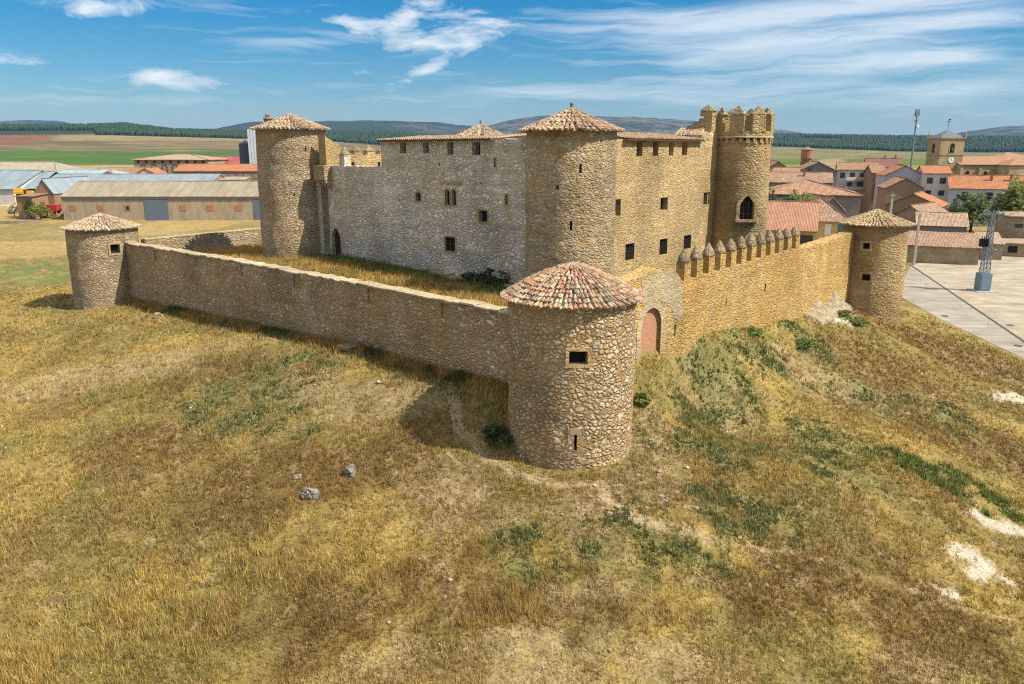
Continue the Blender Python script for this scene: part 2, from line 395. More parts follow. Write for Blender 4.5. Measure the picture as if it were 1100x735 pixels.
M_roof_old = tile_uv('roof_weathered', [(.36, .22, .14), (.40, .27, .18), (.30, .18, .12), (.44, .32, .22), (.33, .17, .10)], dirt=(.22, .17, .12), amt=.7)
M_roof_pink = tile_uv('roof_pinkish', [(.46, .23, .14), (.42, .20, .12), (.48, .26, .16)], amt=.3)
M_roof_orange = tile_uv('roof_orange', [(.46, .185, .08), (.41, .155, .065), (.50, .22, .105)], amt=.42)
M_roof_mix = tile_uv('roof_mixed', [(.43, .235, .135), (.38, .185, .10), (.47, .30, .19), (.32, .18, .115)], amt=.3)
M_roof_brown = tile_uv('roof_brown', [(.33, .19, .11), (.38, .24, .14), (.29, .16, .10)], amt=.35)
M_roof_pale = tile_uv('roof_pale', [(.46, .34, .23), (.42, .29, .19), (.50, .38, .27), (.34, .22, .15)], amt=.35)
M_roof_dull = tile_uv('roof_dull_red', [(.22, .10, .08), (.25, .12, .09), (.20, .11, .10)], amt=.3)
def sheet_roof(name, c, pitch, dirt, amt, rough=.6, bump=.05):
    m = NT(name); m.bsdf.inputs['Roughness'].default_value = rough; m.bsdf.inputs['Specular IOR Level'].default_value = .3
    uv = m.n('ShaderNodeTexCoord'); s = m.n('ShaderNodeSeparateXYZ'); m.t.links.new(uv.outputs['UV'], s.inputs[0])
    fu = m.math('SINE', m.math('MULTIPLY', s.outputs[0], 2 * math.pi / pitch))
    mp = m.n('ShaderNodeMapping'); mp.inputs['Scale'].default_value = (1, .12, 1); m.t.links.new(uv.outputs['UV'], mp.inputs['Vector'])
    f = m.ramp(m.noise(mp.outputs[0], .7, 6, .7), [(.4, 0), (.7, 1)])
    col = m.mix(m.math('MULTIPLY', f, amt), c, dirt)
    pan = m.n('ShaderNodeTexWhiteNoise', noise_dimensions='2D'); cb = m.n('ShaderNodeCombineXYZ')
    m.set(cb.inputs[0], m.math('FLOOR', m.math('DIVIDE', s.outputs[0], 1.1))); m.set(cb.inputs[1], m.math('FLOOR', m.math('DIVIDE', s.outputs[1], 2.4)))
    m.t.links.new(cb.outputs[0], pan.inputs['Vector'])
    col = m.mix(1.0, col, m.ramp(pan.outputs[0], [(0, .9), (1, 1.1)]), 'MULTIPLY')
    m.bump(fu, bump)
    return m.out(col)
M_fibre = sheet_roof('fibre_cement', (.42, .36, .25), .18, (.25, .19, .115), .6)
M_fibre_pale = sheet_roof('fibre_cement_pale', (.46, .39, .28), .18, (.38, .31, .2), .4)
M_metal_blue = sheet_roof('metal_sheet_blue', (.27, .34, .38), .3, (.20, .20, .19), .6, .45)
M_metal_pale = sheet_roof('metal_sheet_pale', (.36, .43, .45), .3, (.27, .32, .33), .3, .45)
M_metal_red = sheet_roof('metal_sheet_red', (.36, .07, .06), .4, (.30, .10, .08), .3, .5)
def brick(name, a, b, mortar, bw=.28, bh=.09):
    m = NT(name); t = m.n('ShaderNodeTexBrick'); t.inputs['Scale'].default_value = 1; t.inputs['Brick Width'].default_value = bw; t.inputs['Row Height'].default_value = bh; t.inputs['Mortar Size'].default_value = .012
    uv = m.n('ShaderNodeTexCoord'); m.t.links.new(uv.outputs['UV'], t.inputs['Vector'])
    m.set(t.inputs['Color1'], a); m.set(t.inputs['Color2'], b); m.set(t.inputs['Mortar'], mortar)
    c = m.mix(1.0, t.outputs[0], m.ramp(m.noise(m.pos(), 5, 5, .7), [(.3, .8), (.7, 1.15)]), 'MULTIPLY')
    return m.out(c)
M_brick = brick('red_brick', (.43, .18, .095), (.34, .135, .07), (.48, .36, .24))
M_brick_plain = plain('brick_red', (.40, .18, .10), var=.3, scale=6)
M_brick_wall = plain('brick_brown_wall', (.30, .19, .11), var=.3, scale=3)
M_white = plaster('plaster_white', (.62, .59, .53), (.42, .37, .3), .4)
M_cream = plaster('plaster_cream', (.58, .47, .30), (.4, .3, .18), .4)
M_lilac = plaster('plaster_lilac', (.50, .48, .52), (.42, .38, .37), .35)
M_bluish = plaster('plaster_bluish', (.44, .49, .53), (.30, .31, .31), .6)
M_beige = plaster('plaster_beige', (.34, .23, .14), (.28, .19, .12), .4)
M_olive = plaster('plaster_olive', (.28, .21, .11), (.22, .16, .09), .5)
M_yellow = plaster('plaster_yellow', (.52, .39, .19), (.38, .27, .14), .5)
M_greywall = plaster('plaster_grey', (.24, .21, .19), (.17, .14, .12), .6)
M_ware = plaster('warehouse_render', (.42, .34, .23), (.26, .19, .12), .75)
M_wareband = plain('warehouse_band', (.13, .12, .105), var=.3)
M_dark = plain('dark_opening', (.018, .016, .014), rough=.9, var=.2)
M_wood = plain('old_wood', (.055, .035, .022), var=.4, scale=6, bump=.01)
M_woodl = plain('grey_wood', (.24, .2, .15), var=.35, scale=7, bump=.01)
M_frame = plain('window_frame_wood', (.10, .065, .045), var=.3, scale=6)
M_iron = plain('iron_grille', (.03, .028, .026), rough=.6, var=.2, metal=.4)
M_glass = plain('window_glass', (.03, .035, .04), rough=.12, var=.2, spec=.6)
M_glass_b = plain('window_glass_pale', (.20, .25, .30), rough=.2, var=.3, spec=.6)
M_whiteframe = plain('white_frame', (.7, .69, .66), var=.1)
M_redframe = plain('maroon_frame', (.16, .03, .025), var=.2)
M_door_blue = plain('blue_grey_door', (.13, .165, .2), rough=.6, var=.12)
M_conc = plain('concrete', (.38, .36, .32), var=.2, scale=2.5)
M_conc_pole = plain('concrete_pole', (.36, .33, .28), var=.2, scale=2.5)
M_galv = plain('galvanised_steel', (.38, .42, .44), rough=.5, var=.2, metal=.3, spec=.4)
M_bluebox = plain('blue_grey_cabinet', (.16, .22, .28), rough=.55, var=.15)
M_slate = plain('slate', (.13, .145, .165), rough=.6, var=.25, scale=3)
M_silo_d = plain('silo_dark', (.055, .075, .10), rough=.5, var=.2, spec=.4)
M_silo_w = plain('silo_white', (.60, .65, .70), rough=.5, var=.08, spec=.4)
M_yel = plain('yellow_paint', (.65, .36, .015), rough=.4, var=.12, spec=.4)
M_redpaint = plain('red_paint', (.42, .045, .03), rough=.5, var=.2, spec=.4)
M_wpaint = plain('white_paint', (.72, .73, .74), rough=.4, var=.06, spec=.4)
M_carblue = plain('car_paint_blue', (.025, .05, .13), rough=.25, var=.05, spec=.6)
M_cardark = plain('car_paint_dark', (.03, .035, .05), rough=.25, var=.05, spec=.6)
M_rubber = plain('rubber', (.02, .02, .02), var=.2)
M_bell = plain('bronze', (.12, .1, .06), rough=.5, var=.2, metal=.6)
M_clock = plain('clock_white', (.72, .72, .7), var=.03)
M_bark = plain('bark', (.10, .075, .05), var=.35, scale=6, bump=.02)
M_pylon = plain('weathered_steel', (.17, .205, .23), rough=.55, var=.2, spec=.3)
M_turb = plain('turbine_white', (.42, .45, .48), var=.03)
M_mortar = plain('mortar_cap', (.54, .48, .38), var=.25, scale=5, bump=.03)
def leafmat(name, a, b, trans=.25):
    m = NT(name); at = m.n('ShaderNodeAttribute', attribute_name='rnd')
    c = m.ramp(at.outputs['Fac'], [(0, a), (1, b)])
    m.bsdf.inputs['Roughness'].default_value = .6
    mt = m.t; tr = m.n('ShaderNodeBsdfTranslucent'); mx = m.n('ShaderNodeMixShader'); mx.inputs[0].default_value = trans
    m.set(tr.inputs['Color'], c); m.out(c)
    o = [n for n in mt.nodes if n.type == 'OUTPUT_MATERIAL'][0]
    mt.links.new(m.bsdf.outputs[0], mx.inputs[1]); mt.links.new(tr.outputs[0], mx.inputs[2]); mt.links.new(mx.outputs[0], o.inputs['Surface'])
    return m.mat
M_leaf = leafmat('leaves_green', (.075, .11, .025), (.17, .21, .045))
M_leaf_d = leafmat('leaves_dark', (.03, .05, .015), (.07, .10, .025))
M_leaf_y = leafmat('leaves_yellowish', (.11, .145, .03), (.24, .26, .055))
M_pine = leafmat('pine_forest', (.020, .040, .018), (.045, .075, .030), .05)

def ground_mat(name, bump=.06):
    m = NT(name); at = m.n('ShaderNodeAttribute', attribute_name='col')
    p = m.pos()
    n1 = m.noise(p, 1.3, 6, .7); n2 = m.noise(p, 9, 5, .75); n3 = m.noise(p, .25, 4, .6)
    c = m.mix(1.0, at.outputs['Color'], m.ramp(n1, [(.28, .5), (.5, .95), (.75, 1.35)]), 'MULTIPLY')
    c = m.mix(1.0, c, m.ramp(n2, [(.30, .32), (.5, .95), (.72, 1.6)]), 'MULTIPLY')
    c = m.mix(1.0, c, m.ramp(n3, [(.3, .85), (.7, 1.15)]), 'MULTIPLY')
    m.bump(m.math('ADD', m.math('MULTIPLY', n2, .5), n1), bump * 3)
    return m.out(c)
M_ground = ground_mat('dry_ground')
def blade_mat(name):
    m = NT(name); at = m.n('ShaderNodeAttribute', attribute_name='col')
    tr = m.n('ShaderNodeBsdfTranslucent'); mx = m.n('ShaderNodeMixShader'); mx.inputs[0].default_value = .3
    m.set(tr.inputs['Color'], at.outputs['Color']); m.out(at.outputs['Color'])
    o = [n for n in m.t.nodes if n.type == 'OUTPUT_MATERIAL'][0]
    m.t.links.new(m.bsdf.outputs[0], mx.inputs[1]); m.t.links.new(tr.outputs[0], mx.inputs[2]); m.t.links.new(mx.outputs[0], o.inputs['Surface'])
    return m.mat
M_blade = blade_mat('grass_blades')
def road_mat(name, c, var):
    m = NT(name); p = m.pos()
    col = m.mix(1.0, c, m.ramp(m.noise(p, .35, 6, .65), [(.3, 1 - var), (.7, 1 + var)]), 'MULTIPLY')
    col = m.mix(1.0, col, m.ramp(m.noise(p, 14, 3, .7), [(.3, .88), (.7, 1.1)]), 'MULTIPLY')
    st = m.noise(m.pos((.05, .9, 1), R(38)), 1.0, 5, .7); col = m.mix(1.0, col, m.ramp(st, [(.40, .82), (.55, 1.04)]), 'MULTIPLY')
    vc = m.n('ShaderNodeTexVoronoi', feature='DISTANCE_TO_EDGE'); vc.inputs['Scale'].default_value = .14; m.set(vc.inputs['Vector'], p)
    col = m.mix(m.math('MULTIPLY', m.math('LESS_THAN', vc.outputs['Distance'], .004), .5), col, (.12, .10, .075))
    m.bump(m.noise(p, 20, 3), .01)
    return m.out(col)
M_pebble = plain('pale_pebbles', (.46, .39, .28), var=.2)
M_road = road_mat('road_concrete', (.315, .28, .225), .22)
M_plaza = road_mat('plaza_concrete', (.365, .312, .225), .26)
M_joint = plain('road_joint', (.10, .09, .075), var=.2)
# ------------------------------------------------------------------ plan of the castle (metres)
Lh, Rh = Vector((-.749, .663, 0)), Vector((.663, .749, 0))
nL, nR = Vector((-.663, -.749, 0)), Vector((.749, -.663, 0))
Z = Vector((0, 0, 1))
C1 = Vector((3.4, 42.9, 0)); KB = C1 + Lh * 61.0; KD = C1 + Rh * 48.0
CL = Vector((-43.7, 82.8, 0)); CR = Vector((36.5, 78.0, 0))
KC = Vector((4.6, 62.0, 0)); KL = Vector((-23.3, 84.3, 0)); KR = Vector((22.5, 77.75, 0))
OL = C1 + nL * .5            # a point of the outer face of the left curtain wall
OR = C1 + nR * .5

# ------------------------------------------------------------------ terrain
def plain_z(x, y):
    d = np.hypot(x, y)
    side = -4.0 * sstep(-70, 55, x)
    near = side * sstep(20, 70, y) + (-8.5) * (1 - sstep(-10, 60, y))
    rr_ = np.where(d > 150, (d - 150) / 550.0 * 9.7, 0); rl_ = np.where(d > 230, (d - 230) / 470.0 * 5.7, 0); k_ = sstep(-60, 25, x)
    rise = rl_ * (1 - k_) + rr_ * k_
    return near + np.minimum(rise, 12)
def street(x, y):
    """signed distance inside the street and square, from the hillside edge of the road"""
    a, b, c = at_z(962, 316, -4), at_z(1010, 343, -4), at_z(1105, 388, -4); out = None
    for p, q in ((a, b), (b, c)):
        e = (q - p).normalized(); n = Vector((-e.y, e.x, 0)); n = n if n.x > 0 else -n
        d = (x - p.x) * n.x + (y - p.y) * n.y; out = d if out is None else np.minimum(out, d)
    return out
CP = []
def cp(px, py, z): p = at_z(px, py, z); CP.append((p.x, p.y, p.z))
for px, py in ((135, 321), (180, 330.5), (240, 343.5), (280, 351), (320, 359), (375, 373), (430, 387), (490, 403), (546, 416)):
    p = on_plane(px, py, OL, nL); CP.append((p.x, p.y, p.z))
for px, py in ((686, 382), (725, 374), (750, 362), (790, 354), (828, 347), (861, 338), (916, 329)):
    p = on_plane(px, py, OR, nR); CP.append((p.x, p.y, p.z))
CP += [(3.4, 39.2, 0.0), (-.3, 42.2, .3), (7.2, 42.5, .5), (0.6, 40.2, .1), (6.3, 40.2, .1), (37.5, 74.8, .5), (40.2, 77.5, -.3), (38.5, 82, -1.0), (-43.5, 79.0, 1.0), (-47.2, 82.5, .6), (-45, 87, .8)]
cp(550, 735, -4.3); cp(0, 735, -5.2); cp(1100, 735, -6.2); cp(275, 735, -4.6); cp(825, 735, -5.2)
cp(550, 600, -1.9); cp(280, 600, -2.2); cp(0, 600, -3.2); cp(825, 600, -2.7); cp(1100, 620, -5.2)
cp(250, 460, .1); cp(0, 470, -1.2); cp(430, 470, .7); cp(0, 390, -.4); cp(120, 390, .4); cp(430, 530, -.5); cp(700, 540, -.6); cp(820, 500, -.6); cp(960, 470, -2.0); cp(1100, 520, -4.9)
cp(1100, 440, -4.3); cp(960, 400, -1.2); cp(850, 400, .2); cp(740, 430, .4); cp(1050, 400, -3.2); cp(60, 325, .5)
for a in range(-180, 180, 20):
    for r in (118,):
        x, y = r * math.sin(R(a)), 55 + r * math.cos(R(a)); CP.append((x, y, float(plain_z(x, y))))
CP += [(60, 92, -4), (72, 110, -4), (90, 120, -4), (70, 130, -4), (54, 76.5, -4), (60, 70, -4.3), (75, 80, -4.1), (0, 10, -8.5), (30, 15, -8.5), (-30, 15, -8), (-60, 40, -4), (55, 45, -7),
       (-70, 90, .2), (-75, 130, 0), (-50, 140, 0), (-20, 125, 1.5), (20, 120, 0), (-20, 90, 4.5), (5, 65, 4.5), (15, 95, 3.5)]
CP = np.array(CP)
def tps_k(r2): return np.where(r2 > 0, .5 * r2 * np.log(np.maximum(r2, 1e-9)), 0)
_n = len(CP); _d2 = (CP[:, None, 0] - CP[None, :, 0]) ** 2 + (CP[:, None, 1] - CP[None, :, 1]) ** 2
_A = np.zeros((_n + 3, _n + 3)); _A[:_n, :_n] = tps_k(_d2) + np.eye(_n) * 2.0
_A[:_n, _n] = 1; _A[:_n, _n + 1:] = CP[:, :2]; _A[_n, :_n] = 1; _A[_n + 1:, :_n] = CP[:, :2].T
TPSW = np.linalg.solve(_A, np.concatenate([CP[:, 2], np.zeros(3)]))
def tps(x, y):
    out = np.full(x.shape, TPSW[_n]) + TPSW[_n + 1] * x + TPSW[_n + 2] * y
    for i in range(_n): out += TPSW[i] * tps_k((x - CP[i, 0]) ** 2 + (y - CP[i, 1]) ** 2)
    return out
def side_of(x, y, P, n): return (x - P.x) * n.x + (y - P.y) * n.y
def in_court(x, y, m=0.0):
    return (side_of(x, y, C1, nL) < -m) & (side_of(x, y, C1, nR) < -m) & (side_of(x, y, KB, -nR) < -m) & (side_of(x, y, KD, -nL) < -m)
# landscape profile as seen from above the castle: elevation of each key distance along each bearing
PROF = [(700, [(0, 176), (250, 176), (300, 175), (800, 176), (1100, 177)]),
        (1500, [(0, 158), (270, 159), (500, 160), (800, 169), (1100, 170)]),
        (2500, [(0, 146.5), (120, 146), (270, 150), (340, 152), (420, 158), (500, 158), (800, 159), (830, 158), (985, 164), (1100, 165)]),
        (3500, [(0, 138), (95, 137.5), (140, 136), (190, 142), (250, 143), (345, 143), (420, 145), (520, 150), (760, 149), (830, 147), (880, 147.5), (1000, 149.5), (1100, 150)]),
        (4300, [(0, 150), (300, 153), (1100, 156)]),
        (7000, [(0, 148), (190, 147), (225, 141), (275, 132.5), (300, 131.5), (350, 132), (400, 131), (470, 132.5), (497, 136), (520, 137), (545, 131), (580, 126.5), (620, 125.5), (680, 127), (740, 131), (800, 137), (850, 143), (890, 148), (1000, 148.5), (1030, 143.5), (1070, 138), (1100, 136.5), (1200, 134)]),
        (8500, [(0, 152), (1100, 154)]),
        (12000, [(-60, 134), (0, 131.5), (35, 130), (65, 131), (95, 137), (130, 141.5), (180, 143), (215, 142), (300, 150), (1100, 152)]),
        (14500, [(0, 158), (1100, 158)])]
LD = np.log([p[0] for p in PROF])
def far_z(x, y):
    d = np.maximum(np.hypot(x, y), 1); a = np.arctan2(x, y)
    px = 550 + 855 * np.tan(np.clip(a, -1.2, 1.2)); px = np.where(np.abs(a) > 1.2, np.where(a > 0, 3000, -2000), px)
    px = px + 6 * (fbm(px * .03, d * .0, 5) - .5)
    ys = [np.interp(px, [q[0] for q in p[1]], [q[1] for q in p[1]]) for p in PROF]
    yy = np.zeros_like(d); ld = np.clip(np.log(d), LD[0], None)
    for k in range(len(PROF) - 1):
        t = np.clip((ld - LD[k]) / (LD[k + 1] - LD[k]), 0, 1); t = t * t * (3 - 2 * t) if k >= 2 else t
        yy = np.where((ld >= LD[k]) & (ld <= LD[k + 1]), ys[k] * (1 - t) + ys[k + 1] * t, yy)
    yy = np.where(ld > LD[-1], 160, yy)
    dd = d * np.cos(np.clip(a, -1.2, 1.2))
    z = CAMZ + (162.1 - yy) / 855.0 * dd
    rough = (fbm(x * .004, y * .004, 3, 5) - .5) * np.clip((d - 3000) / 3000, 0, 1) * 28
    return z + rough
def terrain(x, y):
    x = np.atleast_1d(np.asarray(x, float)); y = np.atleast_1d(np.asarray(y, float))
    d = np.hypot(x, y); z = plain_z(x, y)
    r = np.hypot(x - 0, y - 55); w = 1 - sstep(95, 128, r)
    k = w > 0
    if k.any(): z[k] = z[k] * (1 - w[k]) + tps(x[k], y[k]) * w[k]
    # the village street and square are level
    wf = sstep(-3.5, -.3, street(x, y)) * sstep(52, 62, y) * (1 - sstep(165, 195, d)) * (x > 40)
    z = z * (1 - wf) + (-4.0) * wf
    wfar = sstep(450, 720, d)
    kk = wfar > 0
    if kk.any(): z[kk] = z[kk] * (1 - wfar[kk]) + far_z(x[kk], y[kk]) * wfar[kk]
    nz = (fbm(x * .35, y * .35, 2, 4) - .5) * .55 + (fbm(x * .09, y * .09, 9, 3) - .5) * .9
    z = z + nz * (1 - wf) * (1 - sstep(150, 400, d))
    ic = in_court(x, y, 0.0); z = np.where(ic, np.minimum(z, 3.6), z)
    return z
def tz(x, y): return float(terrain(x, y)[0])
def gp(px, py):
    """where the sight line of a photograph pixel meets the ground"""
    r = ray(px, py).normalized(); o = Vector((0, 0, CAMZ)); t = np.geomspace(15, 3000, 900)
    X, Y, ZZ = r.x * t, r.y * t, CAMZ + r.z * t
    h = terrain(X, Y); k = np.argmax(ZZ < h)
    return Vector((X[k], Y[k], h[k]))

# ------------------------------------------------------------------ ground colours
def P2(px, py): p = gp(px, py); return p.x, p.y
def blobs(x, y, lst):
    m = np.zeros_like(x); x0, y0 = x, y; x = x0 + 3.4 * (fbm(x0 * .45, y0 * .45, 201, 4) - .5); y = y0 + 3.4 * (fbm(x0 * .45, y0 * .45, 202, 4) - .5)
    for (px, py, rx, ry) in lst:
        cx, cy = P2(px, py); m = np.maximum(m, np.exp(-(((x - cx) / rx) ** 2 + ((y - cy) / ry) ** 2)))
    return m
def polyline(x, y, pts, w):
    q = [P2(*p) for p in pts]; d = np.full_like(x, 1e9)
    for (ax, ay), (bx, by) in zip(q[:-1], q[1:]):
        vx, vy = bx - ax, by - ay; t = np.clip(((x - ax) * vx + (y - ay) * vy) / (vx * vx + vy * vy), 0, 1)
        d = np.minimum(d, np.hypot(x - ax - t * vx, y - ay - t * vy))
    return np.exp(-(d / w) ** 2)
GREEN = [(265, 425, 4.5, 4.5), (295, 455, 3, 2), (700, 445, 1.2, 3), (760, 400, 4, 4), (815, 375, 4, 3), (865, 365, 3, 3), (770, 470, 3.2, 4), (880, 470, 3, 3.5), (885, 505, 3, 2.5), (730, 590, 1.6, 1.6), (700, 560, 2, 1.5), (790, 540, 2.5, 2), (930, 430, 3, 3), (650, 590, 2, 1.5), (1010, 445, 3, 3), (560, 590, 1.5, 1.5), (840, 560, 2, 1.5), (310, 400, 4, 3), (690, 620, 1.5, 1)]
LUSH = [(1000, 505, 2.6, 1.3), (1035, 525, 3.0, 1.3), (1070, 545, 2.6, 1.0), (25, 290, 9, 9), (60, 300, 5, 6), (965, 492, 1.8, 1.2), (120, 255, 8, 4)]
CHALK = [(1078, 427, 1.9, 1.0), (1068, 562, 1.9, 1.2), (1088, 574, 1.5, .9), (1046, 604, 1.6, 1.1), (1015, 637, .7, .5), (885, 335, 3.5, 2.5)]
PALE = [(640, 560, 3, 2), (690, 520, 2.5, 2.2), (760, 440, 3, 4), (700, 480, 2, 3), (120, 400, 9, 3), (60, 420, 6, 2), (200, 380, 8, 2.5), (580, 705, 4, 1.2), (400, 715, 4, 1.0), (720, 725, 4, 1.0), (480, 520, 3, 2.5), (330, 415, 4, 3), (1000, 725, 3, 1), (640, 640, 3, 1.2), (410, 430, 5, 3), (520, 560, 3, 2), (900, 420, 6, 3), (550, 725, 5, .8)]
RUST = [(1010, 375, 11, 6), (930, 390, 6, 4), (1060, 480, 6, 4), (980, 440, 6, 5), (300, 520, 5, 4), (250, 400, 6, 3), (600, 650, 6, 2), (930, 640, 4, 2), (820, 640, 4, 2), (420, 500, 3, 2.5), (1000, 690, 5, 2), (150, 480, 5, 3), (480, 640, 5, 2.2), (350, 660, 5, 2)]
def near_masks(x, y):
    n1 = fbm(x * .55, y * .55, 21, 5); n2 = fbm(x * .16, y * .16, 33, 4); n3 = fbm(x * 1.6, y * 1.6, 41, 4)
    br = .45 + 1.1 * (n1 - .3)
    soft = lambda m, lo=.28, hi=.62: sstep(lo, hi, m * (.35 + 1.3 * n1) + .25 * (n3 - .5))
    n4 = fbm(x * 1.1, y * 1.1, 45, 4)
    g = soft(blobs(x, y, GREEN), .15, .6) * sstep(.46, .60, n4); l = soft(blobs(x, y, LUSH), .2, .5) * sstep(.36, .52, n4); c = sstep(.20, .58, blobs(x, y, CHALK) * (.0 + 1.9 * fbm(x * 1.6 + 3, y * 1.6, 47, 5))); p = soft(blobs(x, y, PALE), .22, .7); rr = soft(blobs(x, y, RUST), .2, .65)
    path = polyline(x, y, [(487, 430), (492, 462), (515, 485), (548, 507), (600, 523), (645, 522), (655, 540), (690, 562), (760, 580)], .42)
    path = np.maximum(path, .6 * polyline(x, y, [(760, 580), (850, 595), (950, 625), (1030, 655), (1100, 672)], .35))
    path = sstep(.3, .75, path * (.6 + .8 * n1))
    return n1, n2, n3, g, l, c, p, rr, path
GOLD = np.array((.44, .318, .094)); BRWN = np.array((.275, .190, .060)); PALEC = np.array((.44, .325, .165)); OLIV = np.array((.265, .23, .072)); GRN = np.array((.18, .19, .068)); LSH = np.array((.145, .185, .048)); CHK = np.array((.56, .485, .36)); RST = np.array((.235, .145, .048)); PTH = np.array((.43, .325, .18))
def lerp(a, b, t): return a * (1 - t[:, None]) + b * t[:, None]
def near_col(x, y, blade=False):
    n1, n2, n3, g, l, c, p, rr, path = near_masks(x, y)
    col = np.repeat(GOLD[None], len(x), 0)
    col = lerp(col, BRWN, sstep(.38, .64, n2) * .75)
    col = lerp(col, OLIV, sstep(.44, .66, fbm(x * .3, y * .3, 55, 4)) * .6)
    col = lerp(col, RST, rr * .75)
    col = lerp(col, PALEC, np.maximum(p * .75, sstep(.60, .72, n1) * .35) * (.45 if blade else 1))
    gs = sstep(.12, .7, blobs(x, y, GREEN)) * sstep(.30, .55, fbm(x * .5, y * .5, 58, 4)); col = lerp(col, np.array((.235, .225, .075)), gs * .7)
    if not blade: col = col * .72
    # bare stony soil shows between the tufts
    if not blade: col = lerp(col, PALEC * .9, sstep(.56, .70, n3) * .55)
    col = lerp(col, GRN, g * (.85 if blade else .45)); col = lerp(col, LSH, l * .9)
    col = lerp(col, PTH, path * (.3 if blade else .75))
    col = lerp(col, CHK, c * (.2 if blade else .95))
    return col
def land_col(x, y, z):
    x = np.asarray(x, float); y = np.asarray(y, float); d = np.hypot(x, y); col = np.zeros((len(x), 3))
    k = d < 210
    if k.any(): col[k] = near_col(x[k], y[k])
    a = np.arctan2(x, y); px = 550 + 855 * np.tan(np.clip(a, -1.2, 1.2)); yi = 162.1 - (z - CAMZ) / np.maximum(d * np.cos(np.clip(a, -1.2, 1.2)), 1) * 855
    n = fbm(x * .012, y * .012, 61, 5); nn = fbm(x * .05, y * .05, 62, 4)
    mid = np.repeat(np.array((.36, .255, .095))[None], len(x), 0)
    mid = lerp(mid, np.array((.215, .175, .055)), sstep(.4, .62, nn) * .8); mid = lerp(mid, np.array((.42, .33, .2)), sstep(.55, .7, n) * .6)
    k2 = (d >= 150)
    wv = yi + 3 * (n - .5)
    f = np.repeat(np.array((.33, .265, .13))[None], len(x), 0)      # stubble
    lft = px < 560
    f = np.where((lft & (wv > 162.3) & (wv < 178.0))[:, None], np.array((.105, .20, .038))[None] * (.8 + .4 * nn)[:, None], f)
    f = np.where((lft & (wv <= 162.3))[:, None], lerp(np.repeat(np.array((.315, .235, .105))[None], len(x), 0), np.array((.20, .165, .07)), sstep(.42, .6, n)), f)
    f = np.where((lft & (wv < 156) & (px + 60 * (n - .5) < 52 - (wv - 150) * 4))[:, None], np.array((.32, .15, .075))[None], f)
    f = np.where((lft & (wv < 152) & (px + 60 * (n - .5) >= 62))[:, None], np.array((.40, .30, .13))[None] * (.85 + .3 * nn)[:, None], f)
    rgt = ~lft
    f = np.where((rgt & (wv > 170.5))[:, None], np.array((.155, .225, .042))[None] * (.8 + .4 * nn)[:, None], f)
    f = np.where((rgt & (wv <= 170.5))[:, None], lerp(np.repeat(np.array((.235, .235, .075))[None], len(x), 0), np.array((.30, .25, .10)), sstep(.45, .6, n)), f)
    trk = np.exp(-((px - (893 + (172 - yi) * 5.0)) / 7) ** 2) * ((yi > 162) & (yi < 178)) * rgt
    f = lerp(f, np.array((.42, .30, .15)), trk * .75)
    sc = np.exp(-((px - 893) / 22) ** 2 - ((yi - 174) / 4) ** 2) * rgt
    f = lerp(f, np.array((.45, .34, .17)), sstep(.3, .8, sc * (.5 + n)))
    # forest floors and scrub hills
    hill = lerp(np.repeat(np.array((.030, .042, .030))[None], len(x), 0), np.array((.085, .08, .06)), sstep(.42, .66, fbm(x * .0022, y * .0022, 71, 5)))
    grey = sstep(505, 540, px) * (1 - sstep(870, 900, px)) + sstep(1020, 1060, px) * .6
    hill = lerp(hill, np.array((.13, .115, .09)), np.clip(grey, 0, 1) * sstep(.3, .55, fbm(x * .003, y * .003, 72, 5)))
    spots = sstep(.50, .58, fbm(x * .012, y * .012, 73, 3)); hill = lerp(hill, np.array((.022, .034, .022)), spots * .85)
    wh = sstep(2550, 2750, d + 500 * (n - .5))
    f = f * (.42 + .42 * fbm(x * .02, y * .02, 66, 4))[:, None]; f = lerp(f, np.array((.03, .045, .02)), wh); f = np.where((d > 4600)[:, None], hill, f)
    wm = sstep(560, 700, d)
    far = lerp(mid, f, np.clip(wm, 0, 1)) if False else mid * (1 - wm[:, None]) + f * wm[:, None]
    wn_ = sstep(150, 208, d + 30 * (n - .5))
    return np.where(k2[:, None], far, col * (1 - wn_[:, None]) + mid * wn_[:, None])

def grid_mesh(name, X, Y, Zv, colr, mat, wrap=False, kind='structure'):
    nr, na_ = X.shape
    V = np.stack([X, Y, Zv], -1).reshape(-1, 3)
    idx = np.arange(nr * na_).reshape(nr, na_)
    if wrap: idx = np.concatenate([idx, idx[:, :1]], 1)
    q = np.stack([idx[:-1, :-1], idx[:-1, 1:], idx[1:, 1:], idx[1:, :-1]], -1).reshape(-1, 4)
    me = bpy.data.meshes.new(name)
    me.vertices.add(len(V)); me.vertices.foreach_set('co', V.astype(np.float32).ravel())
    me.loops.add(q.size); me.loops.foreach_set('vertex_index', q.ravel().astype(np.int32))
    me.polygons.add(len(q)); me.polygons.foreach_set('loop_start', np.arange(0, q.size, 4, dtype=np.int32))
    me.update(calc_edges=True)
    me.polygons.foreach_set('use_smooth', np.ones(len(q), bool))
    if colr is not None:
        at = me.attributes.new('col', 'FLOAT_COLOR', 'POINT')
        at.data.foreach_set('color', np.concatenate([colr, np.ones((len(colr), 1))], 1).astype(np.float32).ravel())
    me.materials.append(mat); me.update()
    o = bpy.data.objects.new(name, me); COL.objects.link(o); ORG[o.name] = Vector()
    return tag(o, kind=kind)
front = np.linspace(-45, 45, 520); back = np.linspace(45, 315, 62)[1:-1]
ang = np.radians(np.concatenate([front, back]))
rad = np.concatenate([[0.5, 4, 8, 12], np.geomspace(15, 140, 230), np.geomspace(142, 5200, 260), np.geomspace(5300, 14500, 70)])
RR, AA = np.meshgrid(rad, ang, indexing='ij'); GX, GY_ = RR * np.sin(AA), RR * np.cos(AA)
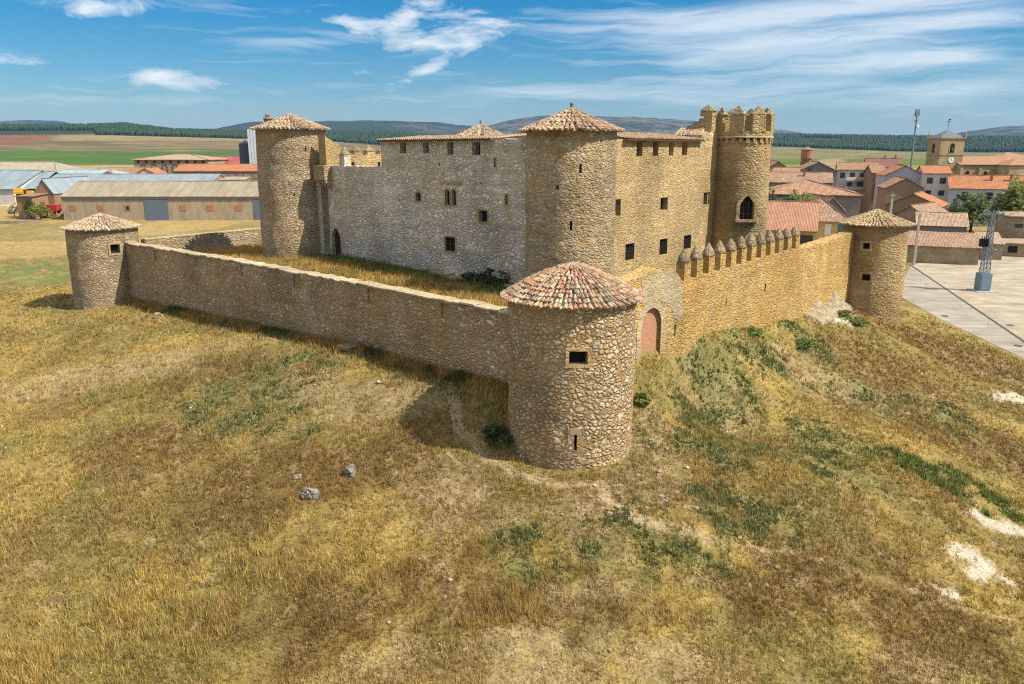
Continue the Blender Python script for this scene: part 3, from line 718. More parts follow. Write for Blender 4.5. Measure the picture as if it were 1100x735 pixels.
gz = terrain(GX.ravel(), GY_.ravel())
# winding so that the normals face up
ground = grid_mesh('ground', GX[:, ::-1], GY_[:, ::-1], gz.reshape(GX.shape)[:, ::-1], land_col(GX.ravel(), GY_.ravel(), gz).reshape(*GX.shape, 3)[:, ::-1].reshape(-1, 3), M_ground, wrap=True)

# courtyard inside the curtain walls
def court_z(x, y):
    s = side_of(x, y, C1, -nL)                           # distance inside the left wall
    t = side_of(x, y, C1, Lh)
    return 5.75 + .6 * np.exp(-((t - 38) / 14) ** 2) * sstep(0, 14, s) + (fbm(x * .3, y * .3, 15, 4) - .5) * .5
U, Vv = np.meshgrid(np.linspace(.35, 61.2, 120), np.linspace(.35, 47.6, 110), indexing='ij')
cx = C1.x + Lh.x * U + Rh.x * Vv; cy = C1.y + Lh.y * U + Rh.y * Vv
cz = court_z(cx, cy)
cc = near_col(cx.ravel(), cy.ravel())
cc = lerp(np.repeat(GOLD[None], len(cc), 0), OLIV, sstep(.4, .6, fbm(cx.ravel() * .4, cy.ravel() * .4, 81, 4)))
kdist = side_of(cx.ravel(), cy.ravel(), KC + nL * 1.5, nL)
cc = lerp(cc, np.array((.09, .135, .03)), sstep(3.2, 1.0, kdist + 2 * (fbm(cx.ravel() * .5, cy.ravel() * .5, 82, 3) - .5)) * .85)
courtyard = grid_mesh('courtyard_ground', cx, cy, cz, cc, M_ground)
# village street and square
def patch(name, corners, mat, dz, n=70):
    (a, b, c, d) = [Vector(p) for p in corners]; s, t = np.meshgrid(np.linspace(0, 1, n), np.linspace(0, 1, n), indexing='ij')
    X = a.x * (1 - s) * (1 - t) + b.x * s * (1 - t) + c.x * s * t + d.x * (1 - s) * t
    Y = a.y * (1 - s) * (1 - t) + b.y * s * (1 - t) + c.y * s * t + d.y * (1 - s) * t
    tzz = terrain(X.ravel(), Y.ravel()).reshape(X.shape)
    return grid_mesh(name, X, Y, np.where(np.abs(tzz + 4) < .02, -4 + dz, tzz + dz + .04), None, mat)
A_ = lambda px, py: at_z(px, py, -4.0)
j0, j1 = A_(979, 285), A_(1092, 361); j2 = j1 + (j1 - j0) * .22
r0, r1, r2 = A_(962, 316), A_(1010, 343), A_(1105, 388); r3 = r2 + (r2 - r1) * .22
patch('road', (r1, j0 + (j1 - j0) * .45, j0, r0), M_road, .03)
o = patch('road', (r3, j2, j0 + (j1 - j0) * .45, r1), M_road, .03)
patch('plaza', (j0, j2, A_(1300, 330), A_(1130, 262) + Vector((20, 30, 0))), M_plaza, .05)
jb = MB(); dj = (j2 - j0).normalized(); pj = Vector((-dj.y, dj.x, 0))
jb.box(j0 + (j2 - j0) * .5 + Z * .07 - pj * .15, dj * ((j2 - j0).length / 2), pj * .13, Z * .02)
tag(jb.build('road_gutter', M_joint), kind='structure')
for (px, py) in ((1015, 340), (1085, 350), (1094, 372)):
    b = MB(); c = A_(px, py); b.lathe((c.x, c.y, -3.93), [(.42, 0), (.42, .02)], 14); tag(b.build('manhole_cover', M_joint), {1015: 'dark round cover in the pale road beside the hillside', 1085: 'dark round cover on the square right of the pylon', 1094: 'dark round cover near the road bend at the right edge'}[px], 'manhole cover')
# ------------------------------------------------------------------ masonry builders
def jag(s0, s1, zf, step=.45, amp=.05, seed=0):
    n = max(2, int(abs(s1 - s0) / step)); rr_ = random.Random(seed)
    return [(s0 + (s1 - s0) * i / n, zf(s0 + (s1 - s0) * i / n) + rr_.uniform(-amp, amp)) for i in range(n + 1)]
def wall_mesh(O, u, n, top, zb, holes=(), t=1.0, depth=.45, cap_m=0):
    """upright wall: outer face through O along u, outward normal n, top = [(s, z)], holes = lists of (s, z)"""
    mb = MB(); O = Vector(O); P = lambda s, z, d=0: Vector((O.x + u.x * s - n.x * d, O.y + u.y * s - n.y * d, z))
    bot = zb if callable(zb) else (lambda s: zb)
    outer = [(s, z) for s, z in top] + [(s, bot(s)) for s, z in reversed(top)]
    polys = [[Vector((s, z, 0)) for s, z in outer]] + [[Vector((s, z, 0)) for s, z in h] for h in holes]
    flat = [p for poly in polys for p in poly]
    flip = (u.cross(Z)).dot(n) < 0
    for tri in tessellate_polygon(polys):
        q = [flat[i] for i in tri]
        area = (q[1] - q[0]).cross(q[2] - q[0]).z
        if abs(area) < 1e-7: continue
        if (area > 0) == flip: q = q[::-1]
        mb.face([P(v.x, v.y) for v in q])
    for a, b in zip(top[:-1], top[1:]):
        mb.face([P(*a), P(*b), P(*b, t), P(*a, t)] if not flip else [P(*a, t), P(*b, t), P(*b), P(*a)], cap_m)
        mb.face([P(*a, t), P(*b, t), P(b[0], bot(b[0]), t), P(a[0], bot(a[0]), t)])
    for s, z in (top[0], top[-1]): mb.face([P(s, z), P(s, z, t), P(s, bot(s), t), P(s, bot(s))])
    for h in holes:
        for a, b in zip(h, h[1:] + h[:1]): mb.face([P(*a), P(*b), P(*b, depth), P(*a, depth)])
    return mb, P
def rect(s0, z0, s1, z1): return [(s0, z0), (s1, z0), (s1, z1), (s0, z1)]
def arch(s0, z0, s1, z1, pointed=False, n=8):
    w = (s1 - s0) / 2; c = (s0 + s1) / 2; zs = z1 - w * (1.25 if pointed else 1.0); pts = [(s0, z0), (s1, z0)]
    for i in range(n + 1):
        a = math.pi * i / n; x = math.cos(a); y = math.sin(a)
        if pointed: y = (1 - abs(x) ** 1.6) * 1.25
        pts.append((c + w * x, zs + (z1 - zs) * (y / (1.25 if pointed else 1.0))))
    return pts
def fill(P, h, d, mat, name, parent, thick=.05):
    """a panel that closes an opening at depth d behind the face"""
    mb = MB(); a = [P(s, z, d) for s, z in h]; b = [P(s, z, d + thick) for s, z in h]
    mb.face(a); mb.face(b[::-1])
    for i in range(len(h)): j = (i + 1) % len(h); mb.face([a[i], b[i], b[j], a[j]])
    return mb.build(name, mat, parent)
def ring(P, h, w, proud, mat, name, parent, d0=0.0, bottom=True):
    """surround of dressed blocks round an opening, standing proud of the wall face"""
    mb = MB(); cs = sum(p[0] for p in h) / len(h); cz_ = (min(p[1] for p in h) + max(p[1] for p in h)) / 2
    W = max(p[0] for p in h) - min(p[0] for p in h); H = max(p[1] for p in h) - min(p[1] for p in h)
    out = [(cs + (s - cs) * (W + 2 * w) / W, cz_ + (z - cz_) * (H + 2 * w) / H) for s, z in h]
    if not bottom:
        zb_ = min(p[1] for p in h); out = [(s, max(z, zb_)) for s, z in out]
    for i in range(len(h)):
        j = (i + 1) % len(h)
        mb.face([P(*h[i], -proud), P(*h[j], -proud), P(*out[j], -proud), P(*out[i], -proud)])
        mb.face([P(*out[i], -proud), P(*out[j], -proud), P(*out[j], .05), P(*out[i], .05)])
        mb.face([P(*h[i], -proud), P(*h[j], -proud), P(*h[j], .12), P(*h[i], .12)])
    return mb.build(name, mat, parent)
def bars(P, h, d, mat, name, parent, nv=2, nh=2, r=.018, frame=0):
    mb = MB(); s0, s1 = min(p[0] for p in h), max(p[0] for p in h); z0, z1 = min(p[1] for p in h), max(p[1] for p in h)
    for i in range(nv): s = s0 + (s1 - s0) * (i + 1) / (nv + 1); mb.tube(P(s, z0, d), P(s, z1, d), r, n=5)
    for i in range(nh): z = z0 + (z1 - z0) * (i + 1) / (nh + 1); mb.tube(P(s0, z, d + .04), P(s1, z, d + .04), r, n=5)
    if frame:
        for a, b in (((s0, z0), (s1, z0)), ((s1, z0), (s1, z1)), ((s1, z1), (s0, z1)), ((s0, z1), (s0, z0))): mb.tube(P(*a, d), P(*b, d), frame, n=4)
    return mb.build(name, mat, parent)
def cyl_hit(px, py, c, r):
    v = ray(px, py); a = v.x ** 2 + v.y ** 2; b = -2 * (v.x * c.x + v.y * c.y); k = c.x ** 2 + c.y ** 2 - r * r
    D = b * b - 4 * a * k
    t = (-b - math.sqrt(max(D, 0))) / (2 * a)
    return math.atan2(v.y * t - c.y, v.x * t - c.x), CAMZ + v.z * t
def tower_mesh(c, rb, rt, z0, z1, holes=(), nseg=84, nz=26, depth=.5, seed=0, topcap=True, rfun=None):
    """round stone tower; holes = [(a0, z0, a1, z1)] in angle and height"""
    two = 2 * math.pi
    A = [two * i / nseg for i in range(nseg)]; ZL = [z0 + (z1 - z0) * i / nz for i in range(nz + 1)]
    for h in holes: A += [h[0] % two, h[2] % two]; ZL += [h[1], h[3]]
    A = sorted(set(round(a, 5) for a in A)); ZL = sorted(set(round(z, 4) for z in ZL))
    keep = lambda L, must, eps: [v for i, v in enumerate(L) if v in must or all(abs(v - w) > eps for w in must)]
    A = keep(A, {round(h[k] % two, 5) for h in holes for k in (0, 2)}, .012); ZL = keep(ZL, {round(h[k], 4) for h in holes for k in (1, 3)}, .05)
    rz = rfun or (lambda z: rb + (rt - rb) * (z - z0) / (z1 - z0))
    def pt(a, z, dd=0.0, ns=1):
        r = rz(z) - dd
        p = Vector((c.x + r * math.cos(a), c.y + r * math.sin(a), z))
        if ns:
            w = mnoise.noise(p * 1.1 + Vector((seed, 0, 0))) * .05 + mnoise.noise(p * .35) * .07
            p += Vector((math.cos(a), math.sin(a), 0)) * w
        return p
    mb = MB(); na_ = len(A); V = [[pt(a, z) for a in A] for z in ZL]
    vs = [p for row in V for p in row]; fs = []
    def hole(am, zm):
        for h in holes:
            a0, a1 = h[0] % two, h[2] % two
            if (a0 < am < a1 if a0 < a1 else (am > a0 or am < a1)) and h[1] < zm < h[3]: return True
        return False
    for k in range(len(ZL) - 1):
        for i in range(na_):
            j = (i + 1) % na_; am = (A[i] + (A[j] if j else A[j] + two)) / 2
            if hole(am % two, (ZL[k] + ZL[k + 1]) / 2): continue
            fs.append((k * na_ + i, k * na_ + j, (k + 1) * na_ + j, (k + 1) * na_ + i))
    mb.raw(vs, fs)
    if topcap: mb.face([pt(a, z1) for a in A])
    for (a0, h0, a1, h1) in holes:
        q = [pt(a0, h0), pt(a1, h0), pt(a1, h1), pt(a0, h1)]; b = [pt(a0, h0, depth), pt(a1, h0, depth), pt(a1, h1, depth), pt(a0, h1, depth)]
        for i in range(4): j = (i + 1) % 4; mb.face([q[i], q[j], b[j], b[i]])
    return mb, pt
def px_hole(px0, py0, px1, py1, c, r):
    a0, zt = cyl_hit(px0, py0, c, r); a1, zb_ = cyl_hit(px1, py1, c, r); return (a0, zb_, a1, zt)
def cyl_P(c, r, h):
    """local (s, z, depth) frame for an opening in a round tower"""
    am = (h[0] + h[2]) / 2; n = Vector((math.cos(am), math.sin(am), 0)); u = Vector((-n.y, n.x, 0)); o = c + n * r
    return lambda s, z, d=0: Vector((o.x + u.x * s - n.x * d, o.y + u.y * s - n.y * d, z)), r * abs(h[2] - h[0]) / 2
def one_tile(mb, p, ax, side, up, L, w0, w1, hh, m=0):
    """barrel tile: p lower end centre, ax along the slope upwards, arched over side"""
    vs = []
    for (q, w, lift) in ((p, w0, .035), (p + ax * L, w1, 0.0)):
        for k in range(6):
            a = math.pi * k / 5; vs.append(q + side * (math.cos(a) * w) + up * (math.sin(a) * hh * w / w0 + lift))
    mb.raw(vs, [(k, k + 1, k + 7, k + 6) for k in range(5)] + [(0, 1, 2, 3, 4, 5)], m, random.random())
def cone_roof(c, R_, ze, za, rows, mats, name, parent, course=.42, cap=.35, hips=0, bulge=0.0):
    """conical roof of barrel tiles with a mortar cap"""
    c = Vector((c.x, c.y, 0)); mb = MB(); sl = math.hypot(R_, za - ze)
    prof = lambda r: ze + (za - ze) * (1 - r / R_)
    n = 72
    vs = [Vector((c.x + R_ * math.cos(2 * math.pi * i / n), c.y + R_ * math.sin(2 * math.pi * i / n), ze - .04)) for i in range(n)] + [Vector((c.x, c.y, za - .04))]
    mb.raw(vs, [(i, (i + 1) % n, n) for i in range(n)] + [tuple(range(n - 1, -1, -1))], 1)
    for lev, (f0, f1, cnt) in enumerate(((1.02, .66, rows), (.68, .40, int(rows * .66)), (.42, .20, int(rows * .42)), (.22, .05, int(rows * .22)))):
        w = 2 * math.pi * R_ * f0 / cnt * .40
        for i in range(cnt):
            a = 2 * math.pi * (i + .5 * (lev % 2)) / cnt + random.uniform(-.012, .012)
            rd = Vector((math.cos(a), math.sin(a), 0)); side = Vector((-rd.y, rd.x, 0)); ax = Vector((-rd.x * R_, -rd.y * R_, za - ze)).normalized(); up = side.cross(ax); up = up if up.z > 0 else -up
            d0, d1 = (1 - f0) * sl, (1 - f1) * sl; k = max(1, round((d1 - d0) / course)); L = (d1 - d0) / k
            for j in range(k):
                d = d0 + j * L + random.uniform(-.03, .03); fr = 1 - (d - d0) / (d1 - d0) * (1 - f1 / f0)
                p = Vector((c.x + rd.x * (R_ - d * R_ / sl), c.y + rd.y * (R_ - d * R_ / sl), ze + d * (za - ze) / sl + bulge * math.sin(math.pi * d / sl))) + side * random.uniform(-.035, .035) + up * random.uniform(-.015, .04)
                ww = w * max(fr, .5)
                one_tile(mb, p, (ax + side * random.uniform(-.07, .07)).normalized(), side, up, L * 1.12, ww, ww * .86, ww * .95)
    for i in range(hips):
        a = 2 * math.pi * i / hips + .3; rd = Vector((math.cos(a), math.sin(a), 0)); side = Vector((-rd.y, rd.x, 0)); ax = Vector((-rd.x * R_, -rd.y * R_, za - ze)).normalized(); up = side.cross(ax); up = up if up.z > 0 else -up
        k = int(sl / .42)
        for j in range(k):
            d = j * sl / k; p = Vector((c.x + rd.x * (R_ - d * R_ / sl), c.y + rd.y * (R_ - d * R_ / sl), ze + d * (za - ze) / sl)) + up * .07
            one_tile(mb, p, ax, side, up, .5, .13, .115, .14)
    o = mb.build(name, mats, parent)
    if cap:
        b = MB(); b.lathe((c.x, c.y, za - .10), [(cap, -.08), (cap * .75, .04), (cap * .4, .12), (.05, .17)], 12); b.build('ridge_cap', M_mortar, o)
    return o
def slope_roof(p0, p1, up, rows_w, mats, name, parent, tri=False, thick=.12, course=.42, hip0=0.0, hip1=0.0):
    """one roof plane of barrel tiles: eave p0-p1, slope vector up"""
    p0, p1, up = Vector(p0), Vector(p1), Vector(up); e = p1 - p0; W = e.length; e.normalize(); L = up.length; ax = up.normalized()
    nrm = e.cross(ax); nrm = nrm if nrm.z > 0 else -nrm; mb = MB(); n = max(3, int(W / rows_w))
    T0, T1 = hip0, 1 - hip1
    q = [p0, p1, p0 + e * W * T1 + up, p0 + e * W * T0 + up]; b = [v - nrm * thick for v in q]
    mb.raw(q + b, [(0, 1, 2, 3), (7, 6, 5, 4), (0, 4, 5, 1), (1, 5, 6, 2), (2, 6, 7, 3), (3, 7, 4, 0)], 1)
    for i in range(n):
        t = (i + .5) / n; f = 1.0
        if hip0 and t < hip0: f = t / hip0
        if hip1 and t > 1 - hip1: f = (1 - t) / hip1
        k = max(1, round(L * f / course)); ll = L * f / k
        for j in range(k):
            p = p0 + e * (W * t + random.uniform(-.02, .02)) + ax * (j * ll - .05) + nrm * (.01 + random.uniform(0, .02))
            one_tile(mb, p, ax, e, nrm, ll * 1.1, rows_w * .40, rows_w * .35, rows_w * .38)
    return mb.build(name, mats, parent)
def merlon_mesh(c, u, n, w, d, hb, hc, bulb=True, seed=0):
    """merlon: square body with a rounded pyramid cap; c = base centre"""
    b = MB(); cp_ = MB(); c = Vector(c); rr_ = random.Random(seed); tilt = Vector((rr_.uniform(-.03, .03), rr_.uniform(-.03, .03), 0))
    b.box(c + Z * (hb / 2), u * w / 2, n * d / 2, Z * hb / 2, taper=.97)
    prof = [(1.10, 0), (1.14, .08), (1.05, .26), (.82, .5), (.5, .75), (.2, .94), (.04, 1.0)] if bulb else [(1.12, 0), (1.12, .10), (.9, .26), (.55, .58), (.2, .9), (.04, 1.0)]
    K = 12; vs = []
    for (f, zz) in prof:
        for i in range(K):
            a = 2 * math.pi * i / K; ca, sa = math.cos(a), math.sin(a); mm = max(abs(ca), abs(sa)); sq = 1 / mm if not bulb else (1 / mm) ** .75
            p = c + Z * (hb + zz * hc) + (u * (ca * sq * w / 2) + n * (sa * sq * d / 2)) * f + tilt * zz
            p += Vector((mnoise.noise(p * 3), mnoise.noise(p * 3 + Vector((9, 0, 0))), mnoise.noise(p * 3 + Vector((0, 9, 0))))) * .05
            vs.append(p)
    fs = [(k * K + i, k * K + (i + 1) % K, (k + 1) * K + (i + 1) % K, (k + 1) * K + i) for k in range(len(prof) - 1) for i in range(K)] + [tuple(range(K - 1, -1, -1)), tuple(range((len(prof) - 1) * K, len(prof) * K))]
    cp_.raw(vs, fs)
    return b, cp_
def window_in(P, h, parent, mat=None, depth=.36, surround=None, grille=None, sw=.16, name='window', proud=.02):
    w = fill(P, h, depth, mat or M_dark, name, parent)
    if surround: ring(P, h, sw, proud, surround, 'surround', w)
    if grille: bars(P, h, .06, grille[0], 'grille', w, grille[1], grille[2], grille[3], grille[4])
    return w

# ------------------------------------------------------------------ the curtain wall and its corner towers
def plane_frame(O, u, n):
    def f(px, py): q = on_plane(px, py, O, n); return (q - Vector((O.x, O.y, 0))).dot(u), q.z
    return f
# left curtain wall
fl = plane_frame(OL, Lh, nL)
tp = sorted(fl(*p) for p in ((546, 337.5), (440, 317), (340, 298), (240, 279.5), (134, 262)))
tp = [(1.0, tp[0][1])] + tp + [(60.5, tp[-1][1])]
lz = lambda s: float(np.interp(s, [p[0] for p in tp], [p[1] for p in tp]))
cw = thing('curtain_wall', (C1 + Lh * 30) + Z * 1, 'long low rubble wall in shade from the front round tower to the far left tower', 'castle wall')
slots = []
for px, py, w in ((168, 274, .9), (212, 283, .9), (262, 291.5, 1.0), (319, 303, 1.0), (399, 318.5, .85), (478, 334, .75)):
    s, z = fl(px, py); zt = lz(s) - .12; slots.append(rect(s - w / 2, zt - 1.05, s + w / 2, zt))
mb, P = wall_mesh(OL, Lh, nL, jag(.6, 60.6, lambda s: lz(s) + .10 * mnoise.noise(Vector((s * .35, 1, 0))), .5, .06, 3), lambda s: float(np.interp(s, [0, 60], [-.5, -.5])), slots, t=1.0, depth=.14)
mb.build('wall', M_lwall, cw)
for h in slots: fill(P, h, .12, M_lwall, 'blocked_crenel', cw)
b = MB()
for i in range(86):
    s0, s1 = 2.6 + i * .66, 2.6 + i * .66 + .63; zt = lz((s0 + s1) / 2) + .10 * mnoise.noise(Vector(((s0 + s1) * .175, 1, 0))) + .03 + random.uniform(-.05, .045)
    b.box(P((s0 + s1) / 2, zt + .04, .5), Lh * (s1 - s0) / 2, nL * (.56 + random.uniform(-.03, .03)), Z * .06)
b.build('coping', M_cap, cw)
# right curtain wall with the walled-up gate and the merlons
fr = plane_frame(OR, Rh, nR)
rp = [fr(*p) for p in ((690, 297), (697, 292), (705, 288.5), (719, 289.5), (728, 293), (733, 303.5), (760, 295), (800, 283), (835, 272.5), (862, 265.5), (866, 267), (890, 258.5), (920, 249))]
rp = [(rp[0][0] - 4, rp[0][1] - .2)] + rp + [(rp[-1][0] + .6, rp[-1][1])]
rz_ = lambda s: float(np.interp(s, [p[0] for p in rp], [p[1] for p in rp]))
rw = thing('curtain_wall', (C1 + Rh * 28) + Z * 1, 'sunlit ochre wall with pointed merlons and a bricked-up gate, front tower to right tower', 'castle wall')
g0, g1 = fr(687.5, 381), fr(708.5, 376); zt = fr(700, 331)[1]
gate_h = arch(g0[0], min(g0[1], g1[1]) - .3, g1[0], zt, n=10)
sA = fr(725, 354); loops = rect(sA[0] - .1, sA[1] - .5, sA[0] + .1, sA[1] + .35)
sB = fr(822, 308); loopB = rect(sB[0] - .12, sB[1] - .45, sB[0] + .12, sB[1] + .25)
sC = fr(780, 325); loopC = rect(sC[0] - .07, sC[1] - .4, sC[0] + .07, sC[1] + .3)
sG = fr(733, 300)[0]
mb, P = wall_mesh(OR, Rh, nR, [p for p in jag(.6, 46.2, rz_, .4, .05, 5)], -1.2, [gate_h, loops, loopB, loopC], t=1.15, depth=.5)
mb.build('wall', M_rwall, rw)
for h in (loops, loopB, loopC): fill(P, h, .4, M_dark, 'arrow_slit', rw)
b = MB(); gpts = [P(s, z, .24) for s, z in gate_h]
b.face(gpts, 0, uv=[(s, z) for s, z in gate_h]); gi = b.build('brick_infill', M_brick, rw); ring(P, gate_h, .5, .035, M_gate, 'arch_surround', rw, bottom=False)
# grey weathered facing of the gate bay
gp_ = [fr(*p) for p in ((689, 298.5), (697, 293.5), (705, 290), (719, 291), (727.5, 294.5), (731, 304), (734.5, 312), (732, 322), (734, 334), (729, 345), (724, 341), (721, 331), (715, 326.5), (709, 324), (703, 322.5), (697, 325), (690, 328))]
sG = fr(733, 300)[0]; q = []
for (s0_, z0_), (s1_, z1_) in zip(gp_, gp_[1:] + gp_[:1]):
    for i in range(5): q.append((s0_ + (s1_ - s0_) * i / 5 + random.uniform(-.07, .07), z0_ + (z1_ - z0_) * i / 5 + random.uniform(-.06, .06)))
b = MB(); fl3 = [Vector((s_, z_, 0)) for s_, z_ in q]; flat = [P(s_, z_, -.022) for s_, z_ in q]
for tri in tessellate_polygon([fl3]):
    k = [fl3[i] for i in tri]; idx = tri if (k[1] - k[0]).cross(k[2] - k[0]).z < 0 else tri[::-1]
    b.face([flat[i] for i in idx])
for i in range(len(q)): j = (i + 1) % len(q); b.face([flat[i], flat[j], P(*q[j], .03), P(*q[i], .03)])
b.build('gate_facing', M_gate, rw)
s_first, s_last = fr(739.5, 300)[0], fr(858, 262)[0]
NM = 12
for i in range(NM):
    s = s_first + (s_last - s_first) * i / (NM - 1); z = rz_(s) - .05
    hb = 1.28 - .25 * i / NM
    bb, cc_ = merlon_mesh(P(s, z, .42), Rh, nR, .86, .66, hb, .92, True, i)
    mo = bb.build('merlon', M_rwall, rw); cc_.build('merlon_cap', M_lichen, mo, smooth=True)
ob = MB()
# far-left curtain wall seen over the court
fw = thing('curtain_wall', KB + Rh * 20 + Z * 5, 'low pale wall running back from the far left tower behind the courtyard grass', 'castle wall')
mb, P = wall_mesh(KB + nR * .5, Rh, nR, jag(2.5, 46, lambda s: 7.45 + .012 * s, .5, .06, 9), 0.5, (), t=1.0)
mb.build('wall', M_ltower, fw)
b = MB()
for i in range(60):
    s = 2.9 + i * .7; b.box(P(s, 7.5 + .012 * s + random.uniform(-.01, .03), .5), Rh * .33, nR * (.53 + random.uniform(-.03, .03)), Z * .05)
b.build('coping', M_cap, fw)

# front corner tower
def corner_tower(name, label, c, rb, rt, z0, z1, mat, wins, seed, roof, Rr, ze, za, rows, roofmats, **kw):
    t = thing(name, c + Z * max(z0, 0), label, 'castle tower')
    hs = [px_hole(*w[:4], c, (rb + rt) / 2) for w in wins]
    mb, pt = tower_mesh(c, rb, rt, z0, z1, hs, seed=seed)
    mb.build('tower_wall', mat, t, smooth=False, merge=True)
    for h, w in zip(hs, wins):
        r = rb + (rt - rb) * ((h[1] + h[3]) / 2 - z0) / (z1 - z0)
        P, hw = cyl_P(c, r, h); H = rect(-hw, h[1], hw, h[3])
        win = fill(P, [(s * 1.15, z) for s, z in H], .46, M_dark, w[4], t)
        if w[5]: ring(P, H, w[5], .03, w[6], 'surround', win)
        if len(w) > 7: bars(P, H, .25, M_woodl, 'shutter_boards', win, 1, 1, .05, .04)
    cone_roof(c, Rr, ze, za, rows, roofmats, 'roof', t, **kw)
    return t
front_tower = corner_tower('corner_tower', 'round rubble tower with a mottled red and cream tile roof, nearest, at the wall corner', C1, 3.58, 3.62, -1.2, 9.1, M_tower,
    [(611.4, 377.4, 631, 391.5, 'window', .18, M_dress), (616.8, 467, 619.6, 484, 'arrow_slit', .34, M_dress), (615.5, 486, 620.5, 491, 'gun_port', 0, M_dress)], 1,
    1, 3.92, 9.12, 10.92, 90, [M_tile_front, M_mortar], cap=.5, bulge=.17, course=.36)
corner_tower('corner_tower', 'squat round tower with a low tiled cone roof farthest left on the grass', CL, 3.52, 3.46, -1.0, 9.05, M_ltower,
    [(118, 263, 129.5, 271.8, 'window', .2, M_dress), (146.2, 246.5, 149.2, 260, 'window', .22, M_dress)], 5, 1, 3.76, 9.1, 10.5, 66, [M_tile_old, M_mortar], cap=.3)
corner_tower('corner_tower', 'round brown stone tower with an olive tile roof beside the pale village road', CR, 3.22, 3.02, -2.6, 9.85, M_ktower,
    [(926.8, 261, 934, 268, 'window', .2, M_dress), (926, 294.3, 934.6, 302, 'window', .2, M_dress)], 8, 1, 3.4, 9.9, 11.2, 66, [M_tile_olive, M_tile_olive], cap=.2, hips=6)

# ------------------------------------------------------------------ the keep
keep = thing('castle_keep', KC + Lh * 14 + Rh * 12 + Z * 5.5, 'tall square castle block with round corner towers and small dark windows in the courtyard', 'castle keep')
OKL = KC + nL * 1.5; OKR = KC + nR * 1.5
kl = plane_frame(OKL, Lh, nL); kr = plane_frame(OKR, Rh, nR)
zE = kl(470, 151.5)[1]                                   # eave level of the left hall
zR = kr(710, 151.2)[1]
H = {}
def W(f, a, b, c, d): s0, zt_ = f(a, b); s1, zb_ = f(c, d); return (min(s0, s1), min(zb_, zt_), max(s0, s1), max(zb_, zt_))
# left front
wins = []
for (a, b, c, d) in ((429.5, 153, 436.4, 164.7), (454, 153, 461, 164.5), (480, 153, 487, 166.3), (507, 153, 516, 166.6)):
    w = W(kl, a, b, c, d); wins.append((rect(w[0], w[1], w[2], zE - .12), 'eave_opening', .9, None, None))
w = W(kl, 446.6, 206, 452, 216); wins.append((arch(*w), 'window', .3, M_dress, None))
w = W(kl, 478, 203.5, 483.3, 220.4); wins.append((arch(*w), 'window', .3, M_dress, None))
w = W(kl, 485, 203.8, 490, 220.7); wins.append((arch(*w), 'window', .3, M_dress, None))
w = W(kl, 515, 226.2, 523.6, 238.6); wins.append((rect(*w), 'window', .35, M_dress, None))
w = W(kl, 478, 254.3, 489, 270.5); wins.append((rect(*w), 'window', .2, M_dress, (M_frame, 1, 1, .03, .06)))
for (a, b, c, d) in ((530.8, 170, 532.6, 179.5), (543, 209, 545.2, 220)):
    w = W(kl, a, b, c, d); wins.append((rect(*w), 'arrow_slit', .35, M_dress, None))
for (a, b, c, d) in ((471, 175.5, 473, 178.5), (516, 196, 518, 198)):
    w = W(kl, a, b, c, d); wins.append((rect(*w), 'arrow_slit', .35, None, None))
dw = W(kl, 356.3, 244.5, 367, 274.5); doorh = arch(dw[0], dw[1] - .2, dw[2], dw[3], True)
sT = kl(409.5, 165)[0]; zLow = kl(390, 179)[1]; sEnd = kl(530, 150)[0]; zNear = kl(545, 149.5)[1]
s_left = 32.4
top = jag(.5, sEnd, lambda s: zNear, .35, .06, 2) + jag(sEnd + .02, sT, lambda s: zE, .6, .0, 4) + jag(sT + .02, s_left, lambda s: zLow, .35, .07, 6)
mb, PK = wall_mesh(OKL, Lh, nL, top, 4.2, [x[0] for x in wins] + [doorh], t=1.3, depth=.95)
mb.build('front_wall', M_kleft, keep)
for h, nm, dep, sur, gr in wins:
    win = fill(PK, h, dep, M_dark, nm, keep)
    if sur: ring(PK, h, .17 if nm == 'window' else .12, .02, sur, 'surround', win)
    if gr: bars(PK, h, .1, gr[0], 'grille', win, *gr[1:])
dr = fill(PK, doorh, .35, M_wood, 'door', keep); ring(PK, doorh, .34, .03, M_cap, 'door_arch', dr, bottom=False)
bars(PK, doorh, .33, M_iron, 'door_studs', dr, 3, 3, .02, 0)
tw0 = W(kl, 475.5, 197.5, 493, 200.5); b = MB()
b.box(PK((tw0[0] + tw0[2]) / 2, tw0[3] + .12, -.04), Lh * 1.35, nL * .05, Z * .09); b.build('hood_moulding', M_dress, keep)
# stone putlog lines and weathered ledge at the foot
b = MB()
for i in range(9):
    s = 3.5 + i * 1.25; b.box(PK(s, court_z(np.array([PK(s, 0).x]), np.array([PK(s, 0).y]))[0] + .12, -.55), Lh * .58, nL * (.42 + .1 * random.random()), Z * (.16 + .08 * random.random()))
b.build('plinth_slabs', M_gate, keep)
# right front
wr = []
for (a, b_, c, d) in ((684, 154, 689.8, 168), (701.7, 154, 707, 167.3), (718.8, 154, 723.3, 167.2), (732.9, 154, 738, 166.8)):
    w = W(kr, a, b_, c, d); wr.append((rect(w[0], w[1], w[2], zR - .12), 'eave_opening', .9, None, None))
for (a, b_, c, d) in ((659.3, 214.5, 666.2, 231.5), (709.5, 212.6, 716.7, 225.3), (755.8, 207, 761.6, 219.6)):
    w = W(kr, a, b_, c, d); wr.append((rect(*w), 'window', .5, M_dress, None))
for (a, b_, c, d) in ((671.8, 262.5, 680.8, 278.2), (708.6, 257.3, 716.2, 272.5), (734.7, 253.3, 741.6, 266.5)):
    w = W(kr, a, b_, c, d); wr.append((rect(*w), 'window', .25, M_dress, (M_iron, 3, 3, .02, .05)))
sR0, sR1 = 1.5, kr(768, 190)[0] + .7
sNear = kr(669, 152)[0]
